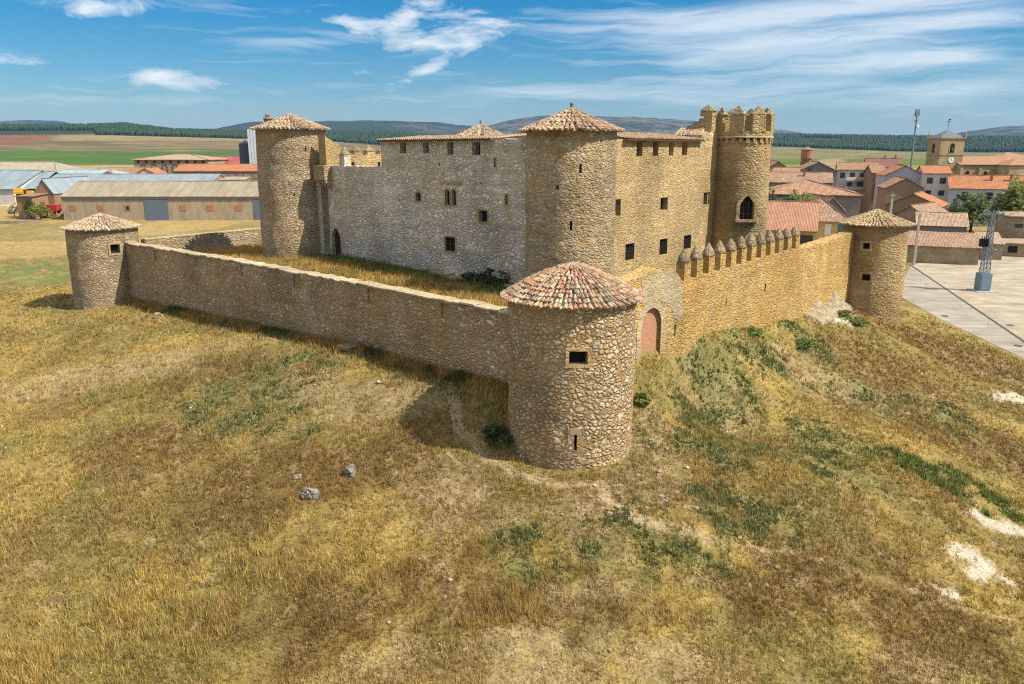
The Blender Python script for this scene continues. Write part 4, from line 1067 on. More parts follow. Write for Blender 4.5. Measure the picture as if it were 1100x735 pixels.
top = jag(sR0, sNear, lambda s: zR + .05, .35, .05, 12) + jag(sNear + .02, kr(753, 152)[0], lambda s: zR, .8, 0, 13) + jag(kr(754, 152)[0], sR1, lambda s: zR + .75, .3, .2, 14)
mb, PR = wall_mesh(OKR, Rh, nR, top, 4.0, [x[0] for x in wr], t=1.3, depth=.95)
mb.build('side_wall', M_kright, keep)
for h, nm, dep, sur, gr in wr:
    win = fill(PR, h, dep, M_dark, nm, keep)
    if sur: ring(PR, h, .16, .02, sur, 'surround', win)
    if gr: bars(PR, h, .06, gr[0], 'grille', win, *gr[1:])
pw = W(kr, 681, 196, 731, 240); b = MB()     # smoother rendered patch on the side wall
pts = [(pw[0] + .1, pw[1] + .2), (pw[2] - .2, pw[1]), (pw[2], pw[3] - .3), (pw[2] - 1.2, pw[3]), (pw[0], pw[3] - .1)]
# round corner tower of the keep
hc = [px_hole(*w, KC, 3.45) for w in ((622.2, 182, 624, 186), (625, 177, 626.2, 185), (612.5, 243, 614.6, 247), (613, 238.5, 614.1, 247.4))][::1]
hc = [px_hole(622, 176, 624.4, 186, KC, 3.45), px_hole(612.3, 237.5, 614.6, 247.5, KC, 3.45), px_hole(598, 199, 600.5, 203, KC, 3.45)]
mb, pt = tower_mesh(KC, 3.6, 3.5, 4.0, 18.5, hc, nseg=84, nz=34, seed=21)
mb.build('corner_turret', M_kcorner, keep, merge=True)
for h in hc[:2]:
    Pq, hw = cyl_P(KC, 3.45, h); Hh = rect(-hw, h[1], hw, h[3]); sl_ = fill(Pq, Hh, .4, M_dark, 'arrow_slit', keep); ring(Pq, Hh, .3, .03, M_dress, 'surround', sl_)
zc0 = CAMZ + ray(612, 146.5).z / ray(612, 146.5).y * (KC.y - 3.8)
rf = cone_roof(KC, 3.98, 18.45, 20.05, 58, [M_tile_keep, M_tile_keep], 'turret_roof', keep, cap=.0, hips=7)
b = MB(); b.lathe((KC.x, KC.y, 19.85), [(.22, 0), (.2, .15), (.13, .22), (.13, .62), (.16, .66), (.1, .74)], 10); b.build('finial', M_lichen, rf)
# left round tower of the keep
hl = [px_hole(327.5, 158.5, 329.3, 162.5, KL, 3.6), px_hole(315, 208, 317, 211, KL, 3.65)]
mb, pt = tower_mesh(KL, 3.8, 3.56, 4.0, 19.1, hl, nz=36, seed=31)
mb.build('left_turret', M_ltower, keep, merge=True)
for h in hl:
    Pq, hw = cyl_P(KL, 3.62, h); fill(Pq, rect(-hw, h[1], hw, h[3]), .4, M_dark, 'arrow_slit', keep)
rf = cone_roof(KL, 3.98, 19.15, 20.65, 60, [M_tile_keep, M_mortar], 'turret_roof', keep, cap=.28, hips=5)
nst = at_y(288, 131, KL.y - .4); b = MB(); b.lathe((nst.x, nst.y, 19.6), [(.42, -.5), (.42, .55), (.52, .6), (.5, .72), (.25, .8), (.33, 1.02), (.12, 1.2)], 8); b.build('chimney', M_lichen, rf)
# tall right tower with crenels
KT = KR
aw = px_hole(794.8, 211, 809.2, 236, KT, 2.72)
mb, pt = tower_mesh(KT, 2.87, 2.67, 3.0, 17.95, [aw], nz=40, seed=41, topcap=False)
mb.build('right_turret', M_ktower, keep, merge=True)
Pq, hw = cyl_P(KT, 2.74, aw); Hh = rect(-hw, aw[1], hw, aw[3]); ah = arch(-hw * .92, aw[1], hw * .92, aw[3] + .05, True)
win = fill(Pq, [(s * 1.1, z) for s, z in Hh], .46, M_dark, 'window', keep)
ring(Pq, ah, .34, .06, M_dress, 'surround', win)
# spandrels that turn the square recess into an arch
b = MB(); zt_ = aw[3] + .1; zs_ = [p for p in ah if p[1] > aw[1] + (aw[3] - aw[1]) * .5]
for a_, c_ in zip(zs_[:-1], zs_[1:]): b.face([Pq(*a_, .05), Pq(*c_, .05), Pq(c_[0], zt_, .05), Pq(a_[0], zt_, .05)])
b.build('arch_spandrel', M_dress, win)
bars(Pq, Hh, .3, M_frame, 'grille', win, 2, 3, .03, .05)
b = MB(); b.box(Pq(0, aw[1] - .1, -.12), (Pq(1, 0) - Pq(0, 0)) * (hw + .42), (Pq(0, 0) - Pq(0, 0, 1)) * .42, Z * .1)
for k in (-1, 0, 1): b.box(Pq(k * hw * .9, aw[1] - .32, -.02), (Pq(1, 0) - Pq(0, 0)) * .1, (Pq(0, 0) - Pq(0, 0, 1)) * .22, Z * .12)
b.build('balcony_slab', M_dress, win)
# corbelled ring and parapet
rb_ = MB(); prof = []
z_r = 17.75
mb, pt = tower_mesh(KT, 2.72, 2.72, 18.2, 18.8, [], nz=5, seed=43, topcap=True)
parapet = mb.build('parapet', M_ktower, keep, merge=True)
for i in range(26):
    a = 2 * math.pi * i / 26; rd = Vector((math.cos(a), math.sin(a), 0)); sd = Vector((-rd.y, rd.x, 0)); b = MB()
    b.box(KT + rd * 2.66 + Z * 17.93, sd * .17, rd * .13, Z * .22); b.build('corbel', M_ktower, parapet)
b = MB(); b.lathe((KT.x, KT.y, 18.14), [(2.74, 0), (2.84, .05), (2.84, .15), (2.74, .2)], 64); b.build('string_course', M_dress, keep)
nmm = 8
for i in range(nmm):
    a = 2 * math.pi * (i + .32) / nmm; rd = Vector((math.cos(a), math.sin(a), 0)); sd = Vector((-rd.y, rd.x, 0))
    bb, cc_ = merlon_mesh(KT + rd * 2.40 + Z * 18.7, sd, rd, 1.36, .6, 1.6, .78, False, 60 + i)
    mo = bb.build('merlon', M_ktower, keep); cc_.build('merlon_cap', M_lichen, mo)
# hall roofs of the keep
e0, e1 = PK(sEnd - .1, zE + .1, -.42), PK(sT + .1, zE + .1, -.42)
slope_roof(e1, e0, -nL * 5.6 + Z * .4, .27, [M_tile_old, M_frame], 'hall_roof', keep)
e0, e1 = PR(sNear, zR + .1, -.45), PR(kr(753, 152)[0], zR + .1, -.45)
slope_roof(e0, e1, -nR * 5.2 + Z * .6, .27, [M_tile_keep, M_frame], 'hall_roof', keep)
# inner walls that carry the roofs
mb, P_ = wall_mesh(OKL - nL * 6.8, Lh, nL, [(2, zE + .4), (sT, zE + .4)], 4.2, (), t=.6); mb.build('inner_wall', M_kleft, keep)
mb, P_ = wall_mesh(OKR - nR * 6.4, Rh, nR, [(2, zR + .5), (sR1, zR + .5)], 4.2, (), t=.6); mb.build('inner_wall', M_kright, keep)
mb, P_ = wall_mesh(OKL + Lh * sT - nL * 1.3, -nL, Lh, [(0, zE), (5.6, zE + .4)], 4.2, (), t=.6); mb.build('end_wall', M_kleft, keep)
# pyramid roof behind the left hall
pc = at_y(516.5, 150, 71.5); zb_ = pc.z - .15; hs_ = 2.35; ap = Vector((pc.x, pc.y, CAMZ + (162.1 - 134.5) / 855 * 71.5))
q = [pc + Lh * a * hs_ + Rh * b_ * hs_ for a, b_ in ((1, -1), (-1, -1), (-1, 1), (1, 1))]
for i in range(4):
    A0, B0 = q[i], q[(i + 1) % 4]; mid = (A0 + B0) / 2; A0 = Vector((A0.x, A0.y, zb_)); B0 = Vector((B0.x, B0.y, zb_)); mid = (A0 + B0) / 2
    slope_roof(A0, B0, ap - mid, .26, [M_tile_keep, M_mortar], 'lantern_roof', keep, hip0=.499, hip1=.499)
b = MB(); b.box(pc - Z * 1.6, Lh * (hs_ - .3), Rh * (hs_ - .3), Z * 1.6); b.build('lantern_wall', M_kleft, keep)
b = MB(); b.lathe(ap - Z * .05, [(.1, 0), (.08, .3), (.11, .34), (.05, .42)], 8); b.build('finial', M_lichen, keep)
fp = at_y(519.8, 150, 69.2); b = MB(); b.tube(Vector((fp.x, fp.y, fp.z - .6)), Vector((fp.x, fp.y, fp.z + 1.0)), .09, n=8); b.build('flue_pipe', M_galv, keep)
# bartizan and merlon over the low part of the left front
bw = W(kl, 345.5, 177.5, 357.5, 193.5); b = MB(); sc_ = (bw[0] + bw[2]) / 2; hw_ = (bw[2] - bw[0]) / 2
b.box(PK(sc_, (bw[1] + bw[3]) / 2, -.45), Lh * hw_, nL * .55, Z * ((bw[3] - bw[1]) / 2)); bart = b.build('bartizan', M_ltower, keep)
b = MB()
for k in range(4):
    s = sc_ - hw_ * .8 + k * hw_ * .53
    for j in range(3): b.box(PK(s, bw[1] - .18 - j * .26, -.42 + j * .16 + .1), Lh * .13, nL * (.5 - j * .16), Z * .13)
b.build('corbel', M_dress, bart)
def place_merlon(c, u, n, w, d, hb, hcap, mat, seed):
    bb, cc_ = merlon_mesh(c, u, n, w, d, hb, hcap, False, seed); mo = bb.build('merlon', mat, keep); cc_.build('merlon_cap', M_lichen, mo)
sm, zm = kl(367, 178.5); ztop = kl(367, 157)[1]
place_merlon(PK(sm, zLow - .1, .45), Lh, nL, .85, .8, (ztop - zLow) * .62, (ztop - zLow) * .42, M_kleft, 71)
# end wall running back from the left tower, its inner face in the sun, with merlons
E0 = PK(kl(351, 180)[0], 0, .2); E0.z = 0
fe = plane_frame(E0, Rh, nR)
ep = [fe(*p) for p in ((349, 146), (353, 149), (362, 154), (368, 159.5), (374, 165.5), (412, 166.5))]
ep = [(-.2, ep[0][1])] + [p for p in ep if p[0] > 0] + [(16, ep[-1][1])]
mb, PE = wall_mesh(E0, Rh, nR, [p for p in jag(-.2, 16, lambda s: float(np.interp(s, [p[0] for p in ep], [p[1] for p in ep])), .35, .06, 15)], 4.0, (), t=1.2)
mb.build('end_wall', M_kright, keep)
for px in (385.5, 399.5, 412.5):
    s = fe(px, 164)[0]; zz = float(np.interp(s, [p[0] for p in ep], [p[1] for p in ep])); zt_ = fe(px, 156)[1]
    place_merlon(PE(s, zz - .1, .5), Rh, nR, 1.0 if px < 410 else .8, .8, (zt_ - zz) * .48, (zt_ - zz) * .62, M_kright, int(px))
for px in (379, 407): s = fe(px, 175)[0]; z_ = fe(px, 176)[1]; fill(PE, rect(s - .18, z_ - .2, s + .18, z_ + .2), -.02, M_dark, 'putlog_hole', keep)
# stepped gable by the tall tower
S0 = PR(kr(764.5, 150)[0], 0, .2); S0.z = 0
fs_ = plane_frame(S0, Lh, nL)
steps = [fs_(*p) for p in ((764, 121), (757, 122), (756, 127), (751, 127.5), (750.5, 131), (745, 131.5), (744.5, 134.5), (738.5, 135), (738, 139), (732.5, 139.5), (732, 143), (727, 143.5))]
steps = sorted(steps); 
mb, PS = wall_mesh(S0, Lh, nL, [(-.1, steps[0][1])] + steps, 10.0, (), t=.8)
mb.build('stepped_gable', M_ktower, keep)
sq, zq = fs_(758.5, 122)
place_merlon(PS(.5, steps[0][1] - .3, .4), Lh, nL, 1.3, .9, .45, .6, M_ktower, 91)
tb = PR(kr(747, 150)[0] , zR + .75, 1.6)
r0_ = PS(3.4, fs_(735, 146.5)[1], -1.9); r1_ = PS(.6, fs_(757, 146.5)[1], -1.9)
slope_roof(PS(.35, zR + .2, -2.3), PS(.35, zR + .2, -.05), Lh * 2.9 + Z * .0, .27, [M_tile_keep, M_mortar], 'lean_to_roof', keep) if False else None
zl0 = fs_(757, 146)[1]
slope_roof(PS(3.1, zl0 - .0, -1.7), PS(.5, zl0 - .0, -1.7), nL * -1.65 + Z * .72, .26, [M_tile_keep, M_mortar], 'lean_to_roof', keep)
# ------------------------------------------------------------------ village builders
def XZ(px, py, Y): return at_y(px, py, Y)
def roof_plane(mb, q, th=.14, sub=8, sag=.13, mt=0):
    """q = eave a, eave b, top b, top a; UV in metres"""
    a, b, c, d = [Vector(p) for p in q]; e = (b - a).normalized(); n = (b - a).cross(d - a).normalized(); n = n if n.z > 0 else -n
    ax = n.cross(e); ax = ax if ax.z > 0 else -ax
    G = []
    for i in range(sub + 1):
        row = []
        for j in range(sub + 1):
            s, t = j / sub, i / sub; p = a * (1 - s) * (1 - t) + b * s * (1 - t) + c * s * t + d * (1 - s) * t
            row.append((p + n * (mnoise.noise(p * .45) * sag), ((p - a).dot(e), (p - a).dot(ax))))
        G.append(row)
    for i in range(sub):
        for j in range(sub):
            k = [G[i][j], G[i][j + 1], G[i + 1][j + 1], G[i + 1][j]]
            if (k[1][0] - k[0][0]).cross(k[3][0] - k[0][0]).z < 0: k = k[::-1]
            mb.face([x[0] for x in k], mt, uv=[x[1] for x in k])
    lo = [v - n * th for v in (a, b, c, d)]
    for i in range(4):
        j = (i + 1) % 4; p = (a, b, c, d); mb.face([p[i], p[j], lo[j], lo[i]], mt, uv=[(0, 0), (1, 0), (1, .2), (0, .2)])
    mb.face(lo[::-1], mt, uv=[(0, 0)] * 4)
def house(name, label, cat, px0, px1, Y, dep, py_eave, py_ridge, ridge, wall_m, roof_m, yaw=0.0, group=None, win=(), door=(), chim=(), zg=None, over=.35, hip=0.0, wall2=None, gable_m=None, winmat=None, framemat=None, extra=None, face=True):
    """a building whose front spans photograph columns px0..px1 at forward distance Y.
    ridge: 'x' along the front, 'y' gable to the front, 'hip', 'mono'. win/door/chim: (u 0..1 along the front, height above ground, width, height)"""
    a, b = at_y(px0, (py_eave + 200) / 2, Y), at_y(px1, (py_eave + 200) / 2, Y)
    mid = (a + b) / 2
    if px0 > 600 and face: yaw = yaw - .8 * math.degrees(math.atan2(mid.x, Y))
    w = (b - a).length * Y / (math.cos(R(yaw)) * Y - math.sin(R(yaw)) * mid.x)
    ze = at_y((px0 + px1) / 2, py_eave, Y).z
    cy_, sy_ = math.cos(R(yaw)), math.sin(R(yaw)); u = Vector((cy_, sy_, 0)); v = Vector((-sy_, cy_, 0))
    zg = tz(mid.x, mid.y + dep / 2) - .3 if zg is None else zg
    Yr = Y + (0 if ridge in ('y',) else dep / 2 if ridge != 'mono' else dep)
    zr = at_y((px0 + px1) / 2, py_ridge, Yr).z
    t = thing(name, (mid.x, mid.y, zg), label, cat, group)
    L = lambda s, d, z: Vector((mid.x, mid.y, 0)) + u * s + v * d + Z * z
    h = w / 2; mb = MB()
    def wface(p): mb.face(p, 0, uv=[((q - L(-h, 0, 0)).dot(u) + (q - L(-h, 0, 0)).dot(v), q.z) for q in p])
    f = [L(-h, 0, zg), L(h, 0, zg), L(h, dep, zg), L(-h, dep, zg)]; T_ = [L(-h, 0, ze), L(h, 0, ze), L(h, dep, ze), L(-h, dep, ze)]
    rb = MB(); o = over
    if ridge == 'x':
        wface([f[0], f[1], T_[1], T_[0]]); wface([f[2], f[3], T_[3], T_[2]])
        wface([f[1], f[2], T_[2], L(h, dep / 2, zr - .1), T_[1]]); wface([f[3], f[0], T_[0], L(-h, dep / 2, zr - .1), T_[3]])
        k = (zr - ze) / (dep / 2)
        roof_plane(rb, (L(-h - o, -o, ze - k * o + .12), L(h + o, -o, ze - k * o + .12), L(h + o, dep / 2, zr + .12), L(-h - o, dep / 2, zr + .12)))
        roof_plane(rb, (L(h + o, dep + o, ze - k * o + .12), L(-h - o, dep + o, ze - k * o + .12), L(-h - o, dep / 2, zr + .12), L(h + o, dep / 2, zr + .12)))
        rb.tube(L(-h - o, dep / 2, zr + .12), L(h + o, dep / 2, zr + .12), .14, n=6)
    elif ridge == 'y':
        wface([f[0], f[1], T_[1], L(0, 0, zr - .1), T_[0]]); wface([f[2], f[3], T_[3], L(0, dep, zr - .1), T_[2]]); wface([f[1], f[2], T_[2], T_[1]]); wface([f[3], f[0], T_[0], T_[3]])
        k = (zr - ze) / h
        roof_plane(rb, (L(h + o, -o, ze - k * o + .12), L(h + o, dep + o, ze - k * o + .12), L(0, dep + o, zr + .12), L(0, -o, zr + .12)))
        roof_plane(rb, (L(-h - o, dep + o, ze - k * o + .12), L(-h - o, -o, ze - k * o + .12), L(0, -o, zr + .12), L(0, dep + o, zr + .12)))
        rb.tube(L(0, -o, zr + .12), L(0, dep + o, zr + .12), .14, n=6)
    elif ridge == 'hip':
        for i in range(4): j = (i + 1) % 4; wface([f[i], f[j], T_[j], T_[i]])
        hh = min(hip or dep / 2, h * .98); ze2 = ze + .06
        A0, A1, A2, A3 = L(-h - o, -o, ze2), L(h + o, -o, ze2), L(h + o, dep + o, ze2), L(-h - o, dep + o, ze2); B0, B1 = L(-h + hh, dep / 2, zr), L(h - hh, dep / 2, zr)
        roof_plane(rb, (A0, A1, B1, B0)); roof_plane(rb, (A2, A3, B0, B1)); roof_plane(rb, (A1, A2, B1, B1)); roof_plane(rb, (A3, A0, B0, B0))
        for p, q in ((B0, B1), (A0, B0), (A1, B1)): rb.tube(p + Z * .05, q + Z * .05, .13, n=6)
    else:
        wface([f[0], f[1], T_[1], T_[0]]); R2, R3 = L(h, dep, zr), L(-h, dep, zr)
        wface([f[2], f[3], R3, R2]); wface([f[1], f[2], R2, T_[1]]); wface([f[3], f[0], T_[0], R3])
        k = (zr - ze) / dep
        roof_plane(rb, (L(-h - o, -o, ze - k * o + .12), L(h + o, -o, ze - k * o + .12), L(h + o, dep + o, zr + .12 + k * o), L(-h - o, dep + o, zr + .12 + k * o)))
    wl = mb.build('wall', wall_m, t)
    rf = rb.build('roof', roof_m, t)
    for (q, z0, ww, hh_) in win:
        b = MB(); c = L(-h + q * w, -.03, (zg + .3 if z0 >= 0 else ze) + z0 + hh_ / 2)
        b.box(c, u * (ww / 2 + .08), v * .05, Z * (hh_ / 2 + .08)); wo = b.build('window', framemat or M_frame, t)
        b = MB(); b.box(c - v * .05, u * ww / 2, v * .02, Z * hh_ / 2)
        p_ = b.build('pane', winmat or M_glass, wo)
    for (q, z0, ww, hh_, m_) in door:
        b = MB(); b.box(L(-h + q * w, -.02, (zg + .3 if z0 >= 0 else ze) + z0 + hh_ / 2), u * ww / 2, v * .06, Z * hh_ / 2); b.build('door', m_, t)
    for (q, d_, hh_) in chim:
        b = MB(); zc = zr - abs(d_ - .5) * 2 * (zr - ze) if ridge != 'mono' else ze + d_ * (zr - ze)
        b.box(L(-h + q * w, d_ * dep, zc + hh_ / 2 - .2), u * .28, v * .28, Z * (hh_ / 2 + .2)); b.box(L(-h + q * w, d_ * dep, zc + hh_ + .06), u * .36, v * .36, Z * .06)
        b.build('chimney', M_brick_plain, rf)
    return t, L, u, v, w, zg, ze, zr
# ------------------------------------------------------------------ right side of the village
V = house
V('house', 'low yellow house with a smooth pink tile roof directly behind the tall castle tower', 'house', 806, 877, 132, 13, 246, 217, 'x', M_yellow, M_roof_pink, yaw=-6, win=((.82, -2.2, 1.0, 1.2), (.93, -2.2, 1.0, 1.2)), over=.5)
V('house', 'yellow house with a weathered mottled roof, two doors and a pale window behind the merlons', 'house', 862, 912, 140, 14, 238, 212.5, 'hip', M_yellow, M_roof_old, yaw=4, hip=6, win=((.25, -2.0, 1.5, 1.5),), winmat=M_glass_b, door=((.60, -2.4, 1.1, 2.0, M_whiteframe), (.88, -2.4, 1.1, 2.0, M_door_blue)), over=.5)
V('shed', 'narrow grey shed with a long red sloping roof behind the mottled roof', 'shed', 880, 908, 158, 14, 226, 212, 'y', M_greywall, M_roof_mix, yaw=20)
V('barn', 'wide dark barn with a broad pale red hipped roof above the garden trees', 'barn', 812, 924, 176, 17, 209.5, 193.5, 'hip', M_greywall, M_roof_mix, yaw=-1, hip=11, over=.6)
V('house', 'long low house with a worn reddish roof behind the broad hipped barn', 'house', 815, 893, 205, 11, 196, 185.5, 'x', M_village_stone, M_roof_old, yaw=-2, chim=((.62, .3, 1.6),))
V('house', 'small tan gable house with a red roof at the edge of the tall castle tower', 'house', 818, 851, 240, 14, 184, 173.5, 'y', M_beige, M_roof_mix, yaw=8)
V('house', 'small red roofed outhouse with a bluish lean-to in front of the tan gable', 'house', 829, 856, 222, 8, 186.5, 180.5, 'x', M_bluish, M_roof_mix, yaw=-12)
V('barn', 'grey gabled barn with a shallow roof beside the brick water tower', 'barn', 857, 899, 235, 16, 184, 174.3, 'y', M_greywall, M_roof_brown, yaw=4, win=((.28, -.3, .9, .9),))
V('apartment_house', 'white three-storey house with four upper windows, balconies and a brown roof', 'house', 899, 943, 255, 12, 182.5, 174.8, 'x', M_white, M_roof_brown, yaw=-1,
  win=((.13, -2.5, 1.3, 1.5), (.37, -2.5, 1.3, 1.5), (.61, -2.5, 1.3, 1.5), (.86, -2.5, 1.3, 1.5), (.32, -5.9, 1.3, 2.0), (.58, -5.9, 1.9, 2.0), (.84, -5.9, 1.3, 2.0), (.8, -9.4, 1.4, 2.3)))
bl = [o for o in scene.objects if o.name == 'apartment_house'][0]
for zz in (-6.2, -2.9 - 0.3):
    b = MB(); c = ORG[bl.name].copy(); c.z = 0; zz += at_y(918, 182.5, 255).z
    b.box(c + Vector((1.2, -.7, zz)), (5.2, 0, 0), (0, .7, 0), (0, 0, .1)); b.box(c + Vector((1.2, -1.36, zz + .5)), (5.2, 0, 0), (0, .05, 0), (0, 0, .45)); b.build('balcony', M_white, bl)
V('house', 'tall brown house with a dark wooden front beside the white three-storey house', 'house', 937, 952, 240, 14, 186, 178, 'x', M_brick_wall, M_roof_brown, yaw=6, win=((.5, -2.2, 1.2, 1.4), (.3, -8, .9, 5), (.7, -8, .9, 5)), winmat=M_wood)
V('house', 'house with a dull dark red roof far behind the white three-storey house', 'house', 930, 968, 310, 12, 179.5, 170.5, 'x', M_brick_wall, M_roof_dull, yaw=3, chim=((.55, .5, 1.2), (.85, .5, 1.2)))
V('house', 'lilac-white gabled house with an orange-edged roof left of the white block', 'house', 950, 993, 222, 14, 188.5, 178.2, 'y', M_lilac, M_roof_orange, yaw=6)
V('house', 'white two-storey house with four small windows and a bright orange roof', 'house', 992, 1021, 215, 14, 186.5, 178.5, 'x', M_white, M_roof_orange, yaw=4, win=((.24, -2.6, 1.3, 1.4), (.72, -2.6, 1.3, 1.4), (.22, -5.8, 1.3, 1.2), (.72, -5.8, 1.3, 1.2)))
V('house', 'plain beige gabled house in front of the lilac gable', 'house', 952, 993, 204, 12, 202, 191.5, 'y', M_beige, M_roof_mix, yaw=6)
V('barn', 'low olive gabled barn with an orange tiled roof in front of the beige gable', 'barn', 951, 1012, 186, 12, 221, 208.6, 'y', M_olive, M_roof_orange, yaw=-14, win=((.62, .0001 - .1, .5, .5),))
V('house', 'long bluish-white house with an orange roof, skylight and two flues behind the round trees', 'house', 1020, 1108, 205, 13, 203, 189, 'x', M_bluish, M_roof_orange, yaw=3,
  win=((.12, -2.7, .8, 1.0), (.2, -2.9, 1.4, 1.9), (.50, -2.9, 1.4, 1.9), (.64, -2.6, 2.0, 1.3), (.82, -2.9, 1.2, 1.8)), chim=((.53, .3, 1.7), (.77, .3, 1.7)))
V('barn', 'old barn with a sagging weathered tile roof behind the concrete pole', 'barn', 962, 996, 168, 14, 231.5, 221, 'y', M_village_stone, M_roof_old, yaw=-25)
V('barn', 'long low stone barn with a pale ribbed tile roof behind the roadside wall', 'barn', 988, 1042, 161, 8, 242.5, 229, 'x', M_greywall, M_roof_pale, yaw=2)
V('barn', 'long roadside stone barn with a patched red and grey roof facing the square', 'barn', 976, 1057, 147, 7, 265, 250, 'mono', M_village_stone, M_roof_old, yaw=1)
V('barn', 'low stone outbuilding with a pale roof strip beside the lattice pylon', 'barn', 1059, 1083, 151, 8, 262, 250, 'mono', M_village_stone, M_roof_pale, yaw=4)
V('house', 'tall tan stone house cut by the right edge with a small window', 'house', 1086, 1128, 160, 12, 233, 227, 'hip', M_village_stone, M_roof_pale, yaw=5, win=((.3, -2.2, 1.2, .6),))
V('shed', 'small open-fronted stone shed with a pale tile roof at the right edge', 'shed', 1083, 1118, 154, 5, 262, 257, 'mono', M_village_stone, M_roof_pale, yaw=3, door=((.3, .8, 1.6, 1.3, M_dark),))
def aerial(px, py, Y, label):
    p = at_y(px, py, Y); t = thing('tv_aerial', (p.x, p.y, p.z - .8), label, 'aerial'); b = MB(); b.tube((p.x, p.y, p.z - .8), (p.x, p.y, p.z + 1.5), .035, n=5); b.build('mast', M_galv, t)
    b = MB(); b.tube((p.x - .7, p.y, p.z + 1.4), (p.x + .7, p.y, p.z + 1.4), .025, n=5)
    for i in range(6): b.tube((p.x - .6 + .24 * i, p.y - .35, p.z + 1.4), (p.x - .6 + .24 * i, p.y + .35, p.z + 1.4), .018, n=4)
    b.build('antenna_rods', M_galv, t)
aerial(915, 175.5, 261, 'thin aerial on the brown roof of the white three-storey house'); aerial(1004, 179.5, 222, 'thin aerial on the orange roof of the white two-storey house'); aerial(1060, 190, 211, 'thin aerial on the long orange roof of the bluish house')
aerial(968, 179.5, 229, 'thin aerial on the ridge of the lilac gabled house'); aerial(850, 194.5, 184, 'thin aerial on the broad hipped barn ridge')
